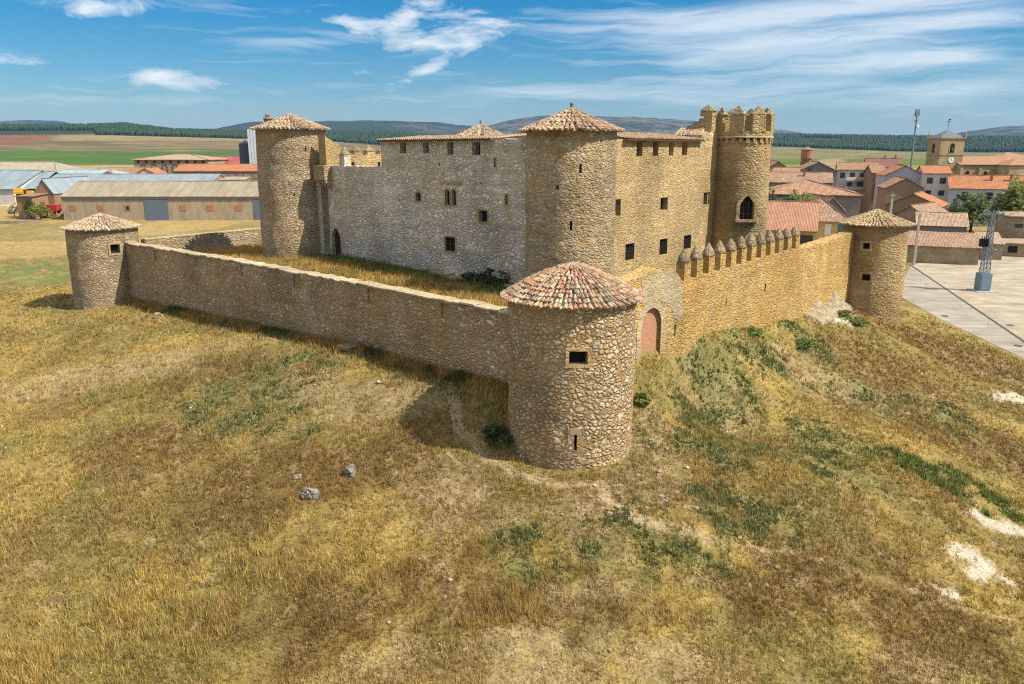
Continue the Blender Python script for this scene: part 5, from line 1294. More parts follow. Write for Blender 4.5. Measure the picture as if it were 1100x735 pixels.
# church
def church():
    Yt = 300; c = at_y(1016, 180, Yt); th = R(1); u = Vector((math.cos(th), math.sin(th), 0)); v = Vector((-u.y, u.x, 0)); hw = 4.5; zg = tz(c.x, c.y) - .5
    zt = at_y(1016, 148.5, Yt).z; za = at_y(1018, 139.5, Yt).z
    c = Vector((c.x, c.y, 0)) + v * 2
    t = thing('church', (c.x, c.y, zg), 'stone church with a square clock tower, slate pyramid cap and long red roofed nave', 'church')
    b = MB(); b.box(c + Z * ((zg + zt) / 2), u * hw, v * hw, Z * ((zt - zg) / 2)); tw = b.build('bell_tower', M_church, t)
    b = MB()
    for zz, k in ((zt, .35), (zt - 6.0, .18), (zt - 11, .18)): b.box(c + Z * zz, u * (hw + k), v * (hw + k), Z * .2)
    b.build('cornice', M_church, tw)
    b = MB(); q = [c + u * a * (hw + .1) + v * d * (hw + .1) + Z * (zt + .2) for a, d in ((-1, -1), (1, -1), (1, 1), (-1, 1))]
    for i in range(4): b.face([q[i], q[(i + 1) % 4], c + Z * za])
    b.face(q[::-1]); b.build('tower_roof', M_slate, tw)
    for a, d in ((-1, -1), (1, -1), (1, 1), (-1, 1)):
        b = MB(); b.lathe(c + u * a * hw + v * d * hw + Z * (zt + .2), [(.35, 0), (.3, .8), (.4, .9), (.12, 2.0), (.05, 2.1)], 8); b.build('pinnacle', M_church, tw)
    b = MB(); b.tube(c + Z * (za - .3), c + Z * (za + 4.0), .09, .05, 6); b.box(c + Z * (za + 3.0), u * .7, v * .04, Z * .08); b.box(c + Z * (za + 3.7) + u * .3, u * .4, v * .03, Z * .22); b.build('weather_vane', M_iron, tw)
    for n_, e_ in ((-v, u), (-u, v)):
        cc = c + n_ * (hw + .02) + Z * (zt - 3.6); b = MB(); P_ = lambda s, z, d=0: cc + e_ * s + Z * z - n_ * d
        hh = arch(-.85, -1.7, .85, 1.7); o = fill(P_, hh, -.02, M_dark, 'belfry_opening', tw, .01); ring(P_, hh, .3, .08, M_church, 'surround', o)
        b = MB(); b.lathe(cc - n_ * -.08 + Z * -.9, [(.5, 0), (.42, .25), (.3, .8), (.12, 1.0)], 10); b.build('bell', M_bell, tw)
    b = MB(); cc = c - v * (hw + .06) + Z * (zt - 8.0) + u * .2; b.tube(cc, cc - v * .12, 1.05, n=24); ck = b.build('clock_face', M_clock, tw)
    b = MB(); b.box(cc - v * .15 + Z * .3, u * .06, v * .02, Z * .4); b.box(cc - v * .16 + u * .28, u * .3, v * .02, Z * .05); b.build('clock_hands', M_iron, ck)
    # nave and apse
    Yn = 296; a0, a1 = at_y(1030, 178, Yn), at_y(1092, 178, Yn); ze = at_y(1060, 177, Yn).z; zr = at_y(1060, 168, Yn + 8).z
    x0, x1 = a0.x, a1.x + 6; zgn = zg; nb = MB(); nb.box(((x0 + x1) / 2, Yn + 8, (zgn + ze) / 2), ((x1 - x0) / 2, 0, 0), (0, 8, 0), (0, 0, (ze - zgn) / 2)); nb.build('nave_wall', M_church, t)
    rb = MB(); roof_plane(rb, ((x0, Yn - .6, ze), (x1, Yn - .6, ze), (x1, Yn + 8, zr), (x0, Yn + 8, zr))); roof_plane(rb, ((x1, Yn + 16.6, ze), (x0, Yn + 16.6, ze), (x0, Yn + 8, zr), (x1, Yn + 8, zr)))
    rb.build('nave_roof', M_roof_mix, t)
    for k in range(4):
        xx = x0 + (x1 - x0) * (k + .5) / 4; b = MB(); b.box((xx - 2.6, Yn - .5, (zgn + ze) / 2 - .6), (.5, 0, 0), (0, .5, 0), (0, 0, (ze - zgn) / 2 - .6)); b.build('buttress', M_church, t)
        P_ = lambda s, z, d=0: Vector((xx + s, Yn - .05 - (-d), z)); hh = arch(-.8, ze - 4.6, .8, ze - 2.2); o = fill(P_, hh, -.03, M_dark, 'window', t, .01); ring(P_, hh, .35, .08, M_church, 'surround', o)
    b = MB(); b.tube((x0, Yn - .15, ze - .5), (x1, Yn - .15, ze - .5), .18, n=6); b.build('cornice', M_church, t)
    # crossing and apse with hipped roofs
    for (pa, pb, Y, d, pe, pr) in ((1075, 1122, 300, 20, 172.5, 163.5), (1085, 1130, 288, 10, 177.5, 170)):
        p0, p1 = at_y(pa, 176, Y), at_y(pb, 176, Y); ze2, zr2 = at_y(1090, pe, Y).z, at_y(1090, pr, Y + d / 2).z; xm = (p0.x + p1.x) / 2; h_ = (p1.x - p0.x) / 2
        b = MB(); b.box((xm, Y + d / 2, (zgn + ze2) / 2), (h_, 0, 0), (0, d / 2, 0), (0, 0, (ze2 - zgn) / 2)); b.build('chapel_wall', M_church, t)
        rb = MB(); A = [Vector((xm + i * (h_ + .5), Y + d / 2 + j * (d / 2 + .5), ze2)) for i, j in ((-1, -1), (1, -1), (1, 1), (-1, 1))]; k = min(h_, d / 2) * .95; B0, B1 = Vector((xm - h_ + k, Y + d / 2, zr2)), Vector((xm + h_ - k, Y + d / 2, zr2))
        roof_plane(rb, (A[0], A[1], B1, B0)); roof_plane(rb, (A[2], A[3], B0, B1)); roof_plane(rb, (A[1], A[2], B1, B1)); roof_plane(rb, (A[3], A[0], B0, B0)); rb.build('chapel_roof', M_roof_mix, t)
church()
# brick water tower
c = at_y(865.5, 180, 262); wt_ = thing('water_tower', (c.x, c.y, tz(c.x, c.y)), 'round red brick water tower with a shallow red cap at the meadow edge', 'water tower')
zt = at_y(865, 161, 262).z; z0_ = tz(c.x, c.y) - .5
b = MB(); b.lathe((c.x, c.y, 0), [(1.45, z0_), (1.45, zt - 3.4), (1.85, zt - 2.8), (1.85, zt)], 20); b.build('shaft', M_brick_plain, wt_)
b = MB()
for i in range(10): a = 2 * math.pi * i / 10; b.box((c.x + 1.5 * math.cos(a), c.y + 1.5 * math.sin(a), (z0_ + zt - 3.4) / 2), (-.3 * math.sin(a), .3 * math.cos(a), 0), (.25 * math.cos(a), .25 * math.sin(a), 0), (0, 0, (zt - 3.6 - z0_) / 2))
b.build('brick_ribs', M_brick_wall, wt_)
b = MB(); b.lathe((c.x, c.y, zt), [(2.0, -.1), (2.0, .1), (1.0, .6), (.35, .75), (.35, 1.1), (.1, 1.2)], 20); b.build('roof', M_roof_pink, wt_)
# telecom mast
p0, p1 = at_y(978.5, 178, 400), at_y(983, 120, 400); zg = tz(p0.x, 400)
mt_ = thing('telecom_mast', (p0.x, 400, zg), 'tall thin grey telecom mast with antennas on top rising over the orange roofs', 'mast')
b = MB(); b.tube((p0.x, 400, zg - 1), (p0.x, 400, p1.z), .5, .3, 10); b.build('pole', M_pylon, mt_)
for i in range(6):
    a = i * math.pi / 3; b = MB(); b.box((p0.x + .95 * math.cos(a), 400 + .95 * math.sin(a), p1.z - .6), (.22, 0, 0), (0, .22, 0), (0, 0, 1.7)); b.tube((p0.x, 400, p1.z - .5), (p0.x + .95 * math.cos(a), 400 + .95 * math.sin(a), p1.z - .5), .07, n=5); b.build('antenna', M_pylon, mt_)
b = MB(); b.tube((p0.x + .5, 399.5, p1.z - 7), (p0.x + .9, 399, p1.z - 7), .7, n=12); b.build('dish', M_wpaint, mt_)
b = MB(); b.tube((p0.x, 400, p1.z - 4.4), (p0.x, 400, p1.z - 4.2), 1.2, n=12); b.build('platform', M_pylon, mt_)
# lattice pylon with transformer
base = at_z(1054.5, 313, -4.0); bx, by = base.x, base.y; top_z = CAMZ + ray(1064, 229).z / ray(1064, 229).y * by
py_ = thing('pylon', (bx, by, -4), 'grey lattice electricity pylon with transformer and blue-grey base cabinet on the square', 'pylon')
b = MB(); b.box((bx, by, -3.93), (1.5, 0, 0), (0, 1.5, 0), (0, 0, .1)); b.build('footing', M_conc, py_)
b = MB(); b.box((bx, by, -2.5), (.85, 0, 0), (0, .75, 0), (0, 0, 1.35)); cb_ = b.build('cabinet', M_bluebox, py_)
b = MB(); b.box((bx - .1, by - .77, -2.6), (.6, 0, 0), (0, .03, 0), (0, 0, 1.1)); b.build('cabinet_door', M_bluebox, cb_)
b = MB(); hw0, hw1 = .52, .22; zb0 = -1.2; H_ = top_z - zb0
cor = lambda k, t: Vector((bx + (hw0 + (hw1 - hw0) * t) * (1, 1, -1, -1)[k % 4], by + (hw0 + (hw1 - hw0) * t) * (-1, 1, 1, -1)[k % 4], zb0 + H_ * t))
for k in range(4): b.tube(cor(k, 0), cor(k, 1), .07, n=5)
NS = 12
for i in range(NS):
    for k in range(4): b.tube(cor(k, i / NS), cor(k + 1, (i + 1) / NS), .04, n=4); b.tube(cor(k + 1, i / NS), cor(k, (i + 1) / NS), .04, n=4); b.tube(cor(k, i / NS), cor(k + 1, i / NS), .04, n=4)
b.build('lattice_mast', M_pylon, py_)
b = MB(); zt = top_z - .15
b.box((bx, by, zt), (1.75, 0, 0), (0, .08, 0), (0, 0, .1)); b.box((bx, by + .4, zt), (1.75, 0, 0), (0, .08, 0), (0, 0, .1))
for s in (-1, 1):
    b.tube((bx + s * 1.7, by, zt), (bx + s * .3, by, zt - 1.6), .06, n=5)
b.build('crossarm', M_pylon, py_)
for s in (-1.5, -.75, 0, .75, 1.5): b = MB(); b.lathe((bx + s, by - .1, zt + .1), [(.05, 0), (.12, .1), (.06, .15), (.12, .25), (.06, .3), (.11, .4), (.03, .5)], 8); b.build('insulator', M_glass_b, py_)
b = MB(); tzz = top_z - 4.4; b.box((bx - .95, by - .3, tzz), (.5, 0, 0), (0, .4, 0), (0, 0, .6))
for i in range(5): b.box((bx - .95 - .4 + .2 * i, by - .78, tzz), (.03, 0, 0), (0, .1, 0), (0, 0, .5))
for i in range(3): b.tube((bx - 1.25 + .3 * i, by - .3, tzz + .6), (bx - 1.25 + .3 * i, by - .3, tzz + 1.0), .06, n=6)
b.build('transformer', M_iron, py_)
b = MB(); b.tube((bx + .5, by - .6, top_z - 5.4), (bx + 1.0, by - .7, top_z - 5.5), .1, n=6); b.build('switch_arm', M_pylon, py_)
# concrete poles
def pole(px, py0, py1, zb, label, Y=None):
    p = at_z(px, py0, zb) if Y is None else at_y(px, py0, Y); zt = CAMZ + ray(px + (py0 - py1) * .12, py1).z / ray(px, py1).y * p.y
    t = thing('utility_pole', (p.x, p.y, p.z), label, 'pole'); b = MB(); b.box((p.x, p.y, (p.z + zt) / 2 - .2), (.24, 0, 0), (0, .17, 0), (0, 0, (zt - p.z) / 2 + .2), taper=.7); b.build('post', M_conc_pole, t)
    b = MB(); b.box((p.x, p.y - .2, zt - .3), (.35, 0, 0), (0, .05, 0), (0, 0, .06))
    for s in (-.3, .3): b.lathe((p.x + s, p.y - .2, zt - .24), [(.05, 0), (.08, .08), (.03, .2)], 6)
    b.build('bracket', M_galv, t)
pole(981.5, 285, 229, -4.0, 'leaning concrete pole at the road edge beside the olive roofed tower')
pole(956.5, 230, 209, 0, 'short concrete pole in front of the orange roofed olive barn', 160)
# cars in the lane
def car(c, yaw, mat, name, label, L=4.2, van=False):
    th = R(yaw); u = Vector((math.cos(th), math.sin(th), 0)); v = Vector((-u.y, u.x, 0)); t = thing(name, c, label, 'car' if not van else 'van'); c = Vector(c)
    prof = [(-2.1, .35), (-2.1, .85), (-1.55, .95), (-1.0, 1.42), (.55, 1.45), (1.25, .98), (2.05, .82), (2.1, .35)] if not van else [(-2.4, .35), (-2.4, 2.2), (1.2, 2.25), (1.7, 1.4), (2.4, 1.15), (2.45, .35)]
    b = MB(); n = len(prof); l = [c + u * a + v * .84 + Z * z for a, z in prof]; r = [c + u * a - v * .84 + Z * z for a, z in prof]
    b.face(r[::-1] if True else r); b.face(l)
    for i in range(n): j = (i + 1) % n; b.face([l[i], l[j], r[j], r[i]])
    b.build('body', mat, t)
    b = MB(); g = [(-1.35, .98), (-.95, 1.34), (.5, 1.37), (1.0, 1.0)] if not van else [(.5, 1.4), (.5, 2.0), (1.1, 2.0), (1.55, 1.42)]
    for s in (-1, 1): b.face([c + u * a + v * .86 * s + Z * z for a, z in g])
    b.build('side_windows', M_glass, t)
    b = MB(); a0, a1 = (((.62, 1.42), (1.2, 1.02)) if not van else ((1.22, 2.18), (1.68, 1.44))); b.face([c + u * (a0[0] + .03) + v * .7 + Z * (a0[1] + .02), c + u * (a0[0] + .03) - v * .7 + Z * (a0[1] + .02), c + u * (a1[0] + .03) - v * .75 + Z * (a1[1] + .02), c + u * (a1[0] + .03) + v * .75 + Z * (a1[1] + .02)]); b.build('windscreen', M_glass, t)
    for a in (-1.3, 1.3):
        for s in (-1, 1): b = MB(); b.tube(c + u * a + v * s * .9 + Z * .33, c + u * a + v * s * .68 + Z * .33, .33, n=14); w_ = b.build('wheel', M_rubber, t); b = MB(); b.tube(c + u * a + v * s * .92 + Z * .33, c + u * a + v * s * .9 + Z * .33, .19, n=10); b.build('hub', M_galv, w_)
    for s in (-1, 1): b = MB(); b.box(c + u * 2.08 + v * s * .6 + Z * .68, u * .04, v * .16, Z * .09); b.build('headlight', M_wpaint, t)
pc_ = at_y(924, 222, 196); zz = tz(pc_.x, pc_.y)
car((pc_.x + 1.8, 199, zz), 8, M_carblue, 'parked_car', 'dark blue car parked in the shaded lane behind the right round tower')
car((pc_.x - 2.4, 193, zz), 12, M_cardark, 'parked_car', 'darker car beside the blue car in the shaded lane')

# ------------------------------------------------------------------ left side: farm buildings
g = V('warehouse', 'long low warehouse with a beige corrugated roof, blue-grey doors and bricked square windows', 'warehouse', 65, 292, 197, 18, 211.5, 195.3, 'x', M_ware, M_fibre, yaw=0, over=.3, zg=-.6)
t, L, u, v, w, zg, ze, zr = g
gx = lambda px: (at_y(px, 225, 197).x - L(0, 0, 0).x) / w + .5
for px in (78.5, 108, 137.5, 197, 226, 256):
    b = MB(); c = L(-w / 2 + gx(px) * w, -.03, at_y(px, 223.5, 197).z); b.box(c, u * .78, v * .05, Z * .68); wi = b.build('bricked_window', M_brick_plain, t)
    if px == 137.5: b = MB(); b.box(c - v * .05, u * .3, v * .02, Z * .45); b.build('broken_opening', M_dark, wi)
for pa, pb in ((156, 180.8), (273, 290)):
    x0, x1 = L(-w / 2 + gx(pa) * w, 0, 0), L(-w / 2 + gx(pb) * w, 0, 0); b = MB(); zt = ze - .6; b.box((x0 + x1) / 2 + Vector((0, -.06, (zg + zt) / 2)), u * ((x1 - x0).length / 2), v * .08, Z * ((zt - zg) / 2)); d_ = b.build('sliding_door', M_door_blue, t)
    b = MB(); b.box((x0 * .8 + x1 * .2) + Vector((0, -.16, zg + 1.4)), u * .5, v * .02, Z * 1.1); b.build('wicket_door', M_door_blue, d_)
b = MB(); b.box(L(0, -.12, ze - .25), u * (w / 2), v * .1, Z * .33); b.build('concrete_band', M_wareband, t)
V('warehouse', 'farm warehouse with a blue-grey metal roof and brown gable behind the beige one', 'warehouse', 36, 62, 222, 24, 207, 192.5, 'y', M_brick_wall, M_metal_blue, yaw=-34, over=.3) if False else None
V('warehouse', 'long blue-grey metal roofed warehouse with a brown gable end behind the beige one', 'warehouse', 40, 222, 226, 22, 200.5, 187.5, 'x', M_brick_wall, M_metal_blue, yaw=0, over=.3)
V('barn', 'brown gabled barn with a blue-grey metal roof and white side next to the red trailer', 'barn', 36.5, 57, 206, 20, 207.5, 192.5, 'y', M_brick_wall, M_metal_blue, yaw=-3, over=.25)
V('warehouse', 'pale blue metal roofed warehouse with a cream gable wall right of centre of the farm', 'warehouse', 40, 122, 262, 18, 190.5, 182, 'hip', M_cream, M_metal_pale, yaw=0, hip=5, over=.3)
V('house', 'cream gabled house with a small red roof beside the pale blue warehouse', 'house', 103, 131, 266, 12, 190.5, 184.5, 'y', M_cream, M_roof_mix, yaw=6)
V('warehouse', 'white walled farm hall with a blue-grey metal roof at the left edge', 'warehouse', -45, 14, 232, 28, 203, 183.3, 'x', M_white, M_metal_blue, yaw=-2, over=.5)
V('shed', 'open dark machine shed with a blue-grey roof sheltering the yellow harvester', 'shed', 13, 37, 236, 22, 202.5, 184.5, 'x', M_dark, M_metal_blue, yaw=-2, over=.4)
V('barn', 'broad barn with a pale beige sheet roof beyond the blue roofed hall', 'barn', -60, 62, 300, 30, 186, 174.2, 'hip', M_cream, M_fibre_pale, yaw=3, hip=8)
V('barn', 'small ruined brown brick barn behind the dark bush at the left', 'barn', 16, 33, 200, 6, 211.5, 208, 'mono', M_brick_wall, M_roof_brown, yaw=-6)
V('house', 'low red roofed house between the blue warehouse and the stone hall', 'house', 100, 150, 300, 12, 185.5, 180.3, 'x', M_cream, M_roof_mix, yaw=0)
V('house', 'small orange gabled house in front of the large stone hall', 'house', 146, 168, 272, 12, 187.5, 181, 'y', M_cream, M_roof_orange, yaw=6)
V('house', 'low brown roofed house left of the orange gable', 'house', 128, 152, 280, 10, 188, 182, 'x', M_beige, M_roof_brown, yaw=4)
g = V('stone_hall', 'large stone hall with arched maroon windows and a wide hipped tile roof', 'hall', 145, 224, 330, 26, 171.8, 165.8, 'hip', M_village_stone, M_roof_pale, yaw=-2, hip=13, over=.6)
t, L, u, v, w, zg, ze, zr = g
for q in (.12, .27, .41, .55, .69, .83):
    P_ = lambda s, z, d=0: L(-w / 2 + q * w + s, d, z); hh = arch(-.85, ze - 6.2, .85, ze - 2.2); o = fill(P_, hh, -.05, M_glass_b, 'window', t, .02); ring(P_, hh, .4, .1, M_redframe, 'surround', o)
for i in range(9): b = MB(); b.box(L(-w / 2 + (.06 + i * .11) * w, -.05, ze - .8), u * .5, v * .06, Z * .4); b.build('eave_window', M_dark, t)
V('warehouse', 'red metal roofed shed behind the long orange roof', 'warehouse', 214, 258, 345, 26, 176.3, 168.3, 'x', M_brick_wall, M_metal_red, yaw=3)
g = V('brick_hall', 'long brown brick hall with an orange tile roof and a row of pale windows', 'hall', 187.5, 300, 268, 14, 184, 176.8, 'x', M_brick_wall, M_roof_orange, yaw=0,
  win=tuple((q, -2.3, 1.5, 1.3) for q in (.045, .11, .18, .235, .32, .38, .48, .54, .63, .69, .78, .84)), winmat=M_glass_b, framemat=M_brick_plain)
V('shed', 'low pale roofed shed in front of the long brick hall', 'shed', 224, 262, 236, 6, 193.3, 190.5, 'mono', M_beige, M_fibre_pale, yaw=2)
# silos
c = at_y(265, 175, 322); zt = at_y(265, 153.5, 322).z; s_ = thing('grain_silo', (c.x, c.y, tz(c.x, c.y)), 'dark blue corrugated round grain silo beside the white tower', 'silo')
b = MB(); pr = [];
for i in range(24): z = tz(c.x, c.y) - .5 + (zt - tz(c.x, c.y)) * i / 23; pr += [(2.55, z), (2.62, z + .2)]
b.lathe((c.x, c.y, 0), pr, 24); b.build('shell', M_silo_d, s_); b = MB(); b.lathe((c.x, c.y, zt + .0), [(2.7, -.3), (.4, .8), (.3, 1.1)], 24); b.build('roof', M_silo_d, s_)
c = at_y(274.5, 172, 318); zt = at_y(274, 139, 318).z; s_ = thing('grain_tower', (c.x, c.y, tz(c.x, c.y)), 'tall white square grain tower half hidden by the left castle turret', 'silo')
zz = tz(c.x, c.y); b = MB(); b.box((c.x + .6, c.y, (zz + zt) / 2), (2.3, 0, 0), (0, 2.3, 0), (0, 0, (zt - zz) / 2)); b.build('shell', M_silo_w, s_); b = MB()
for k in (-1.2, 0, 1.2): b.box((c.x + .6 + k, c.y - 2.33, (zz + zt) / 2), (.05, 0, 0), (0, .05, 0), (0, 0, (zt - zz) / 2))
b.build('cladding_seams', M_galv, s_)
# harvester, white van, red trailer
def at_g(px, py, Y): p = at_y(px, py, Y); return Vector((p.x, p.y, tz(p.x, p.y)))
c = at_g(26, 210, 225); hv = thing('harvester', c, 'yellow combine harvester parked at the open machine shed', 'harvester')
zc = at_y(25, 203.5, 225).z
b = MB(); b.box((c.x - .9, c.y, zc - .2), (1.5, 0, 0), (0, 1.2, 0), (0, 0, .55), taper=.75); b.box((c.x - .9, c.y, zc - 1.0), (1.5, 0, 0), (0, 1.2, 0), (0, 0, .25)); b.box((c.x + 2.0, c.y - .3, zc - .75), (.9, 0, 0), (0, .6, 0), (0, 0, .38), taper=.8); b.build('body', M_yel, hv)
b = MB(); b.box((c.x + .85, c.y - .2, zc - .8), (.45, 0, 0), (0, .9, 0), (0, 0, .8), taper=.85); b.build('cab', M_glass, hv)
for xx, r_ in ((-1.6, .65), (1.2, .95)):
    for s in (-1.45, 1.45): b = MB(); b.tube((c.x + xx, c.y + s - .2, c.z + r_), (c.x + xx, c.y + s + .2, c.z + r_), r_, n=16); w_ = b.build('wheel', M_rubber, hv); b = MB(); b.tube((c.x + xx, c.y + s - .24, c.z + r_), (c.x + xx, c.y + s + .24, c.z + r_), r_ * .45, n=10); b.build('hub', M_yel, w_)
b = MB(); b.box((c.x, c.y, (c.z + zc) / 2 - .6), (2.0, 0, 0), (0, .5, 0), (0, 0, (zc - c.z) / 2 - .6)); b.build('chassis', M_iron, hv)
c = at_g(5, 210, 214); car((c.x, c.y, c.z), 172, M_wpaint, 'delivery_van', 'white van standing in front of the white farm hall', van=True)
c = at_g(56, 226, 203); zb_ = at_y(56, 227, 203).z; tr_ = thing('farm_trailer', c, 'red farm trailer beside the beige warehouse', 'trailer'); zt = at_y(56, 220, 203).z
b = MB(); b.box((c.x, c.y, (zt + zb_) / 2), (1.85, 0, 0), (0, 1.1, 0), (0, 0, (zt - zb_) / 2))
for k in range(6): b.box((c.x - 1.6 + k * .64, c.y - 1.12, (zt + zb_) / 2), (.05, 0, 0), (0, .04, 0), (0, 0, (zt - zb_) / 2))
b.build('body', M_redpaint, tr_)
for xx in (-1.1, 1.1):
    for s in (-.95, .95): b = MB(); b.tube((c.x + xx, c.y + s - .14, zb_ - .15), (c.x + xx, c.y + s + .14, zb_ - .15), .42, n=14); b.build('wheel', M_rubber, tr_)
b = MB(); b.tube((c.x - 1.8, c.y, zb_), (c.x - 3.2, c.y, zb_ - .3), .08, n=6); b.build('drawbar', M_iron, tr_)
def low_wall(pts, h, label, mat=M_village_stone, name='stone_wall', th=.3):
    q = [gp(*p) for p in pts]; b = MB()
    for a, c in zip(q[:-1], q[1:]):
        n = 8
        for i in range(n):
            p0, p1 = a.lerp(c, i / n), a.lerp(c, (i + 1) / n); m_ = (p0 + p1) / 2; d = (p1 - p0); d.z = 0; L_ = d.length / 2; d.normalize(); hh = h * random.uniform(.9, 1.08)
            b.box((m_.x, m_.y, tz(m_.x, m_.y) + hh / 2 - .3), d * (L_ + .003), Vector((-d.y, d.x, 0)) * th, Z * (hh / 2 + .3))
    tag(b.build(name, mat), label, 'wall')
low_wall([(0, 233), (10, 229), (17, 226)], 2.4, 'broken yellowish stone wall below the white van at the left edge', M_yellow)
low_wall([(-4, 241), (20, 240.5), (46, 240)], .7, 'low tumbled stone wall along the dry grass left of the squat tower', M_village_stone)

# ------------------------------------------------------------------ vegetation
def leaf_cloud(mb, c, rx, ry, rz, n, size, clumps, seed, lo=-.6):
    rr_ = random.Random(seed); cl = []
    for i in range(clumps):
        while True:
            p = Vector((rr_.uniform(-1, 1), rr_.uniform(-1, 1), rr_.uniform(lo, 1)))
            if .35 < p.length < .95: break
        cl.append((p, rr_.uniform(.24, .42), rr_.random()))
    for i in range(n):
        p, r_, tone = rr_.choice(cl); d = Vector((rr_.gauss(0, 1), rr_.gauss(0, 1), rr_.gauss(0, 1))).normalized() * (r_ * rr_.uniform(.55, 1.0))
        q = p + d; q = Vector((c[0] + q.x * rx, c[1] + q.y * ry, c[2] + q.z * rz))
        a = Vector((rr_.gauss(0, 1), rr_.gauss(0, 1), rr_.gauss(0, .6))).normalized(); b_ = a.orthogonal().normalized(); s = size * rr_.uniform(.6, 1.3)
        mb.face([q - a * s - b_ * s * .1, q - b_ * s * .55, q + a * s, q + b_ * s * .55], 0, a=min(1, max(0, tone * .6 + rr_.random() * .4)))
def tree(px, Y, w, h, label, mat, seed, name='broadleaf_tree', zbase=None, n=2600, group=None, cat='tree', pyb=215):
    p = at_y(px, pyb, Y); zb_ = tz(p.x, p.y) if zbase is None else zbase
    t = thing(name, (p.x, p.y, zb_), label, cat, group); rr_ = random.Random(seed)
    b = MB(); th = h * .38; b.tube((p.x, p.y, zb_ - .2), (p.x + .1, p.y, zb_ + th), w * .045, w * .03, 8)
    for i in range(6):
        a = i * 1.05 + rr_.random(); b.tube((p.x + .05, p.y, zb_ + th * (.75 + .05 * i)), (p.x + math.cos(a) * w * .28, p.y + math.sin(a) * w * .28, zb_ + h * rr_.uniform(.55, .8)), w * .022, w * .008, 6)
    b.build('trunk', M_bark, t)
    c = MB(); leaf_cloud(c, (p.x, p.y, zb_ + h * .58), w / 2, w / 2, h * .46, n, w * .045, 34, seed); c.build('crown', mat, t)
    return t
tree(1047, 190, 7.8, 9.6, 'round bright green tree in front of the long bluish house', M_leaf, 1, zbase=-2.6)
tree(1030, 188, 4.8, 8.2, 'smaller dark green tree left of the round bright tree', M_leaf_d, 2, zbase=-3.0)
tree(1098, 180, 10.5, 13.4, 'large bright green tree cut by the right edge of the village', M_leaf_y, 3, zbase=-3.4, n=3400)
tree(1074, 192, 5.4, 8.8, 'dark tree between the round bright tree and the large right one', M_leaf_d, 4, zbase=-3.0)
tree(1076, 174, 4.5, 3.6, 'low dark garden tree behind the pylon', M_leaf_d, 5, zbase=-3.8)
tree(846, 158, 7.5, 11.4, 'bushy garden tree under the broad hipped barn roof', M_leaf, 6, zbase=-3.2)
tree(868, 160, 6.5, 11.0, 'yellow-green garden tree right of the bushy one under the barn roof', M_leaf_y, 7, zbase=-3.2)
tree(829, 160, 7.0, 11.6, 'dark garden tree half hidden by the tall castle tower', M_leaf_d, 8, zbase=-3.2)
tree(996.5, 350, 7.5, 10.5, 'small round tree beside the church tower on the meadow edge', M_leaf, 9)
tree(1051, 156, 4.0, 2.4, 'low spreading green shrub behind the roadside barn', M_leaf, 10, name='garden_shrub', zbase=-3.6, n=900, cat='shrub')
tree(41, 198, 5.0, 3.4, 'bright green bush beside the red trailer', M_leaf_y, 11, name='farm_bush', n=1100, cat='bush')
tree(31, 199, 3.2, 5.0, 'dark narrow tree against the ruined brick barn', M_leaf_d, 12, n=1100)
tree(42, 203, 3.0, 4.6, 'dark shrub under the brown gable behind the bright bush', M_leaf_d, 14, name='farm_bush', n=900, cat='bush')
tree(13, 206, 3.2, 3.0, 'small yellow-green bush in front of the white van', M_leaf_y, 13, name='farm_bush', n=800, cat='bush')
def shrub(px, py, w, h, label, mat, seed, z=None, n=700, Y=None):
    p = gp(px, py) if Y is None else at_y(px, py, Y)
    zb_ = p.z if z is None else z; b = MB(); leaf_cloud(b, (p.x, p.y, zb_ + h * .4), w / 2, w / 2, h * .62, n, .14, 26, seed, -.4); o = b.build('shrub', mat, origin=(p.x, p.y, zb_)); tag(o, label, 'shrub')
for i, (px, py, w, h, text) in enumerate(((540, 478, 2.2, 1.2, 'dark green shrub in the shadow at the left foot of the front tower'), (690, 438, .9, .9, 'green shrub against the right foot of the front tower'), (808, 362, 1.8, .7, 'green tuft shrub at the foot of the merlon wall'), (857, 330, 1.9, .9, 'dark green shrub on the chalk rock'), (864, 372, 2.0, .6, 'flat green shrub below the chalk rock'), (906, 343, 1.6, .7, 'shrub at the left foot of the roadside tower'), (920, 349, 1.8, .6, 'spreading shrub in front of the roadside tower'))):
    shrub(px, py, w, h, text, M_leaf_d if i in (0, 3) else M_leaf_y if i == 1 else M_leaf, 40 + i, n=900 if w > 3 else 420)
for i, (s, text, h) in enumerate(((6.0, 'tall dark shrub at the castle wall behind the front tower roof', 1.6), (8.2, 'dark shrub on the stone slabs at the castle wall', 1.1))):
    p = PK(s, 0, -1.0); zc = float(court_z(np.array([p.x]), np.array([p.y]))[0]); b = MB(); leaf_cloud(b, (p.x, p.y, zc + h * .35), 1.3, .8, h * .6, 520, .13, 20, 90 + i, -.4); tag(b.build('shrub', M_leaf_d, origin=(p.x, p.y, zc)), text, 'shrub')
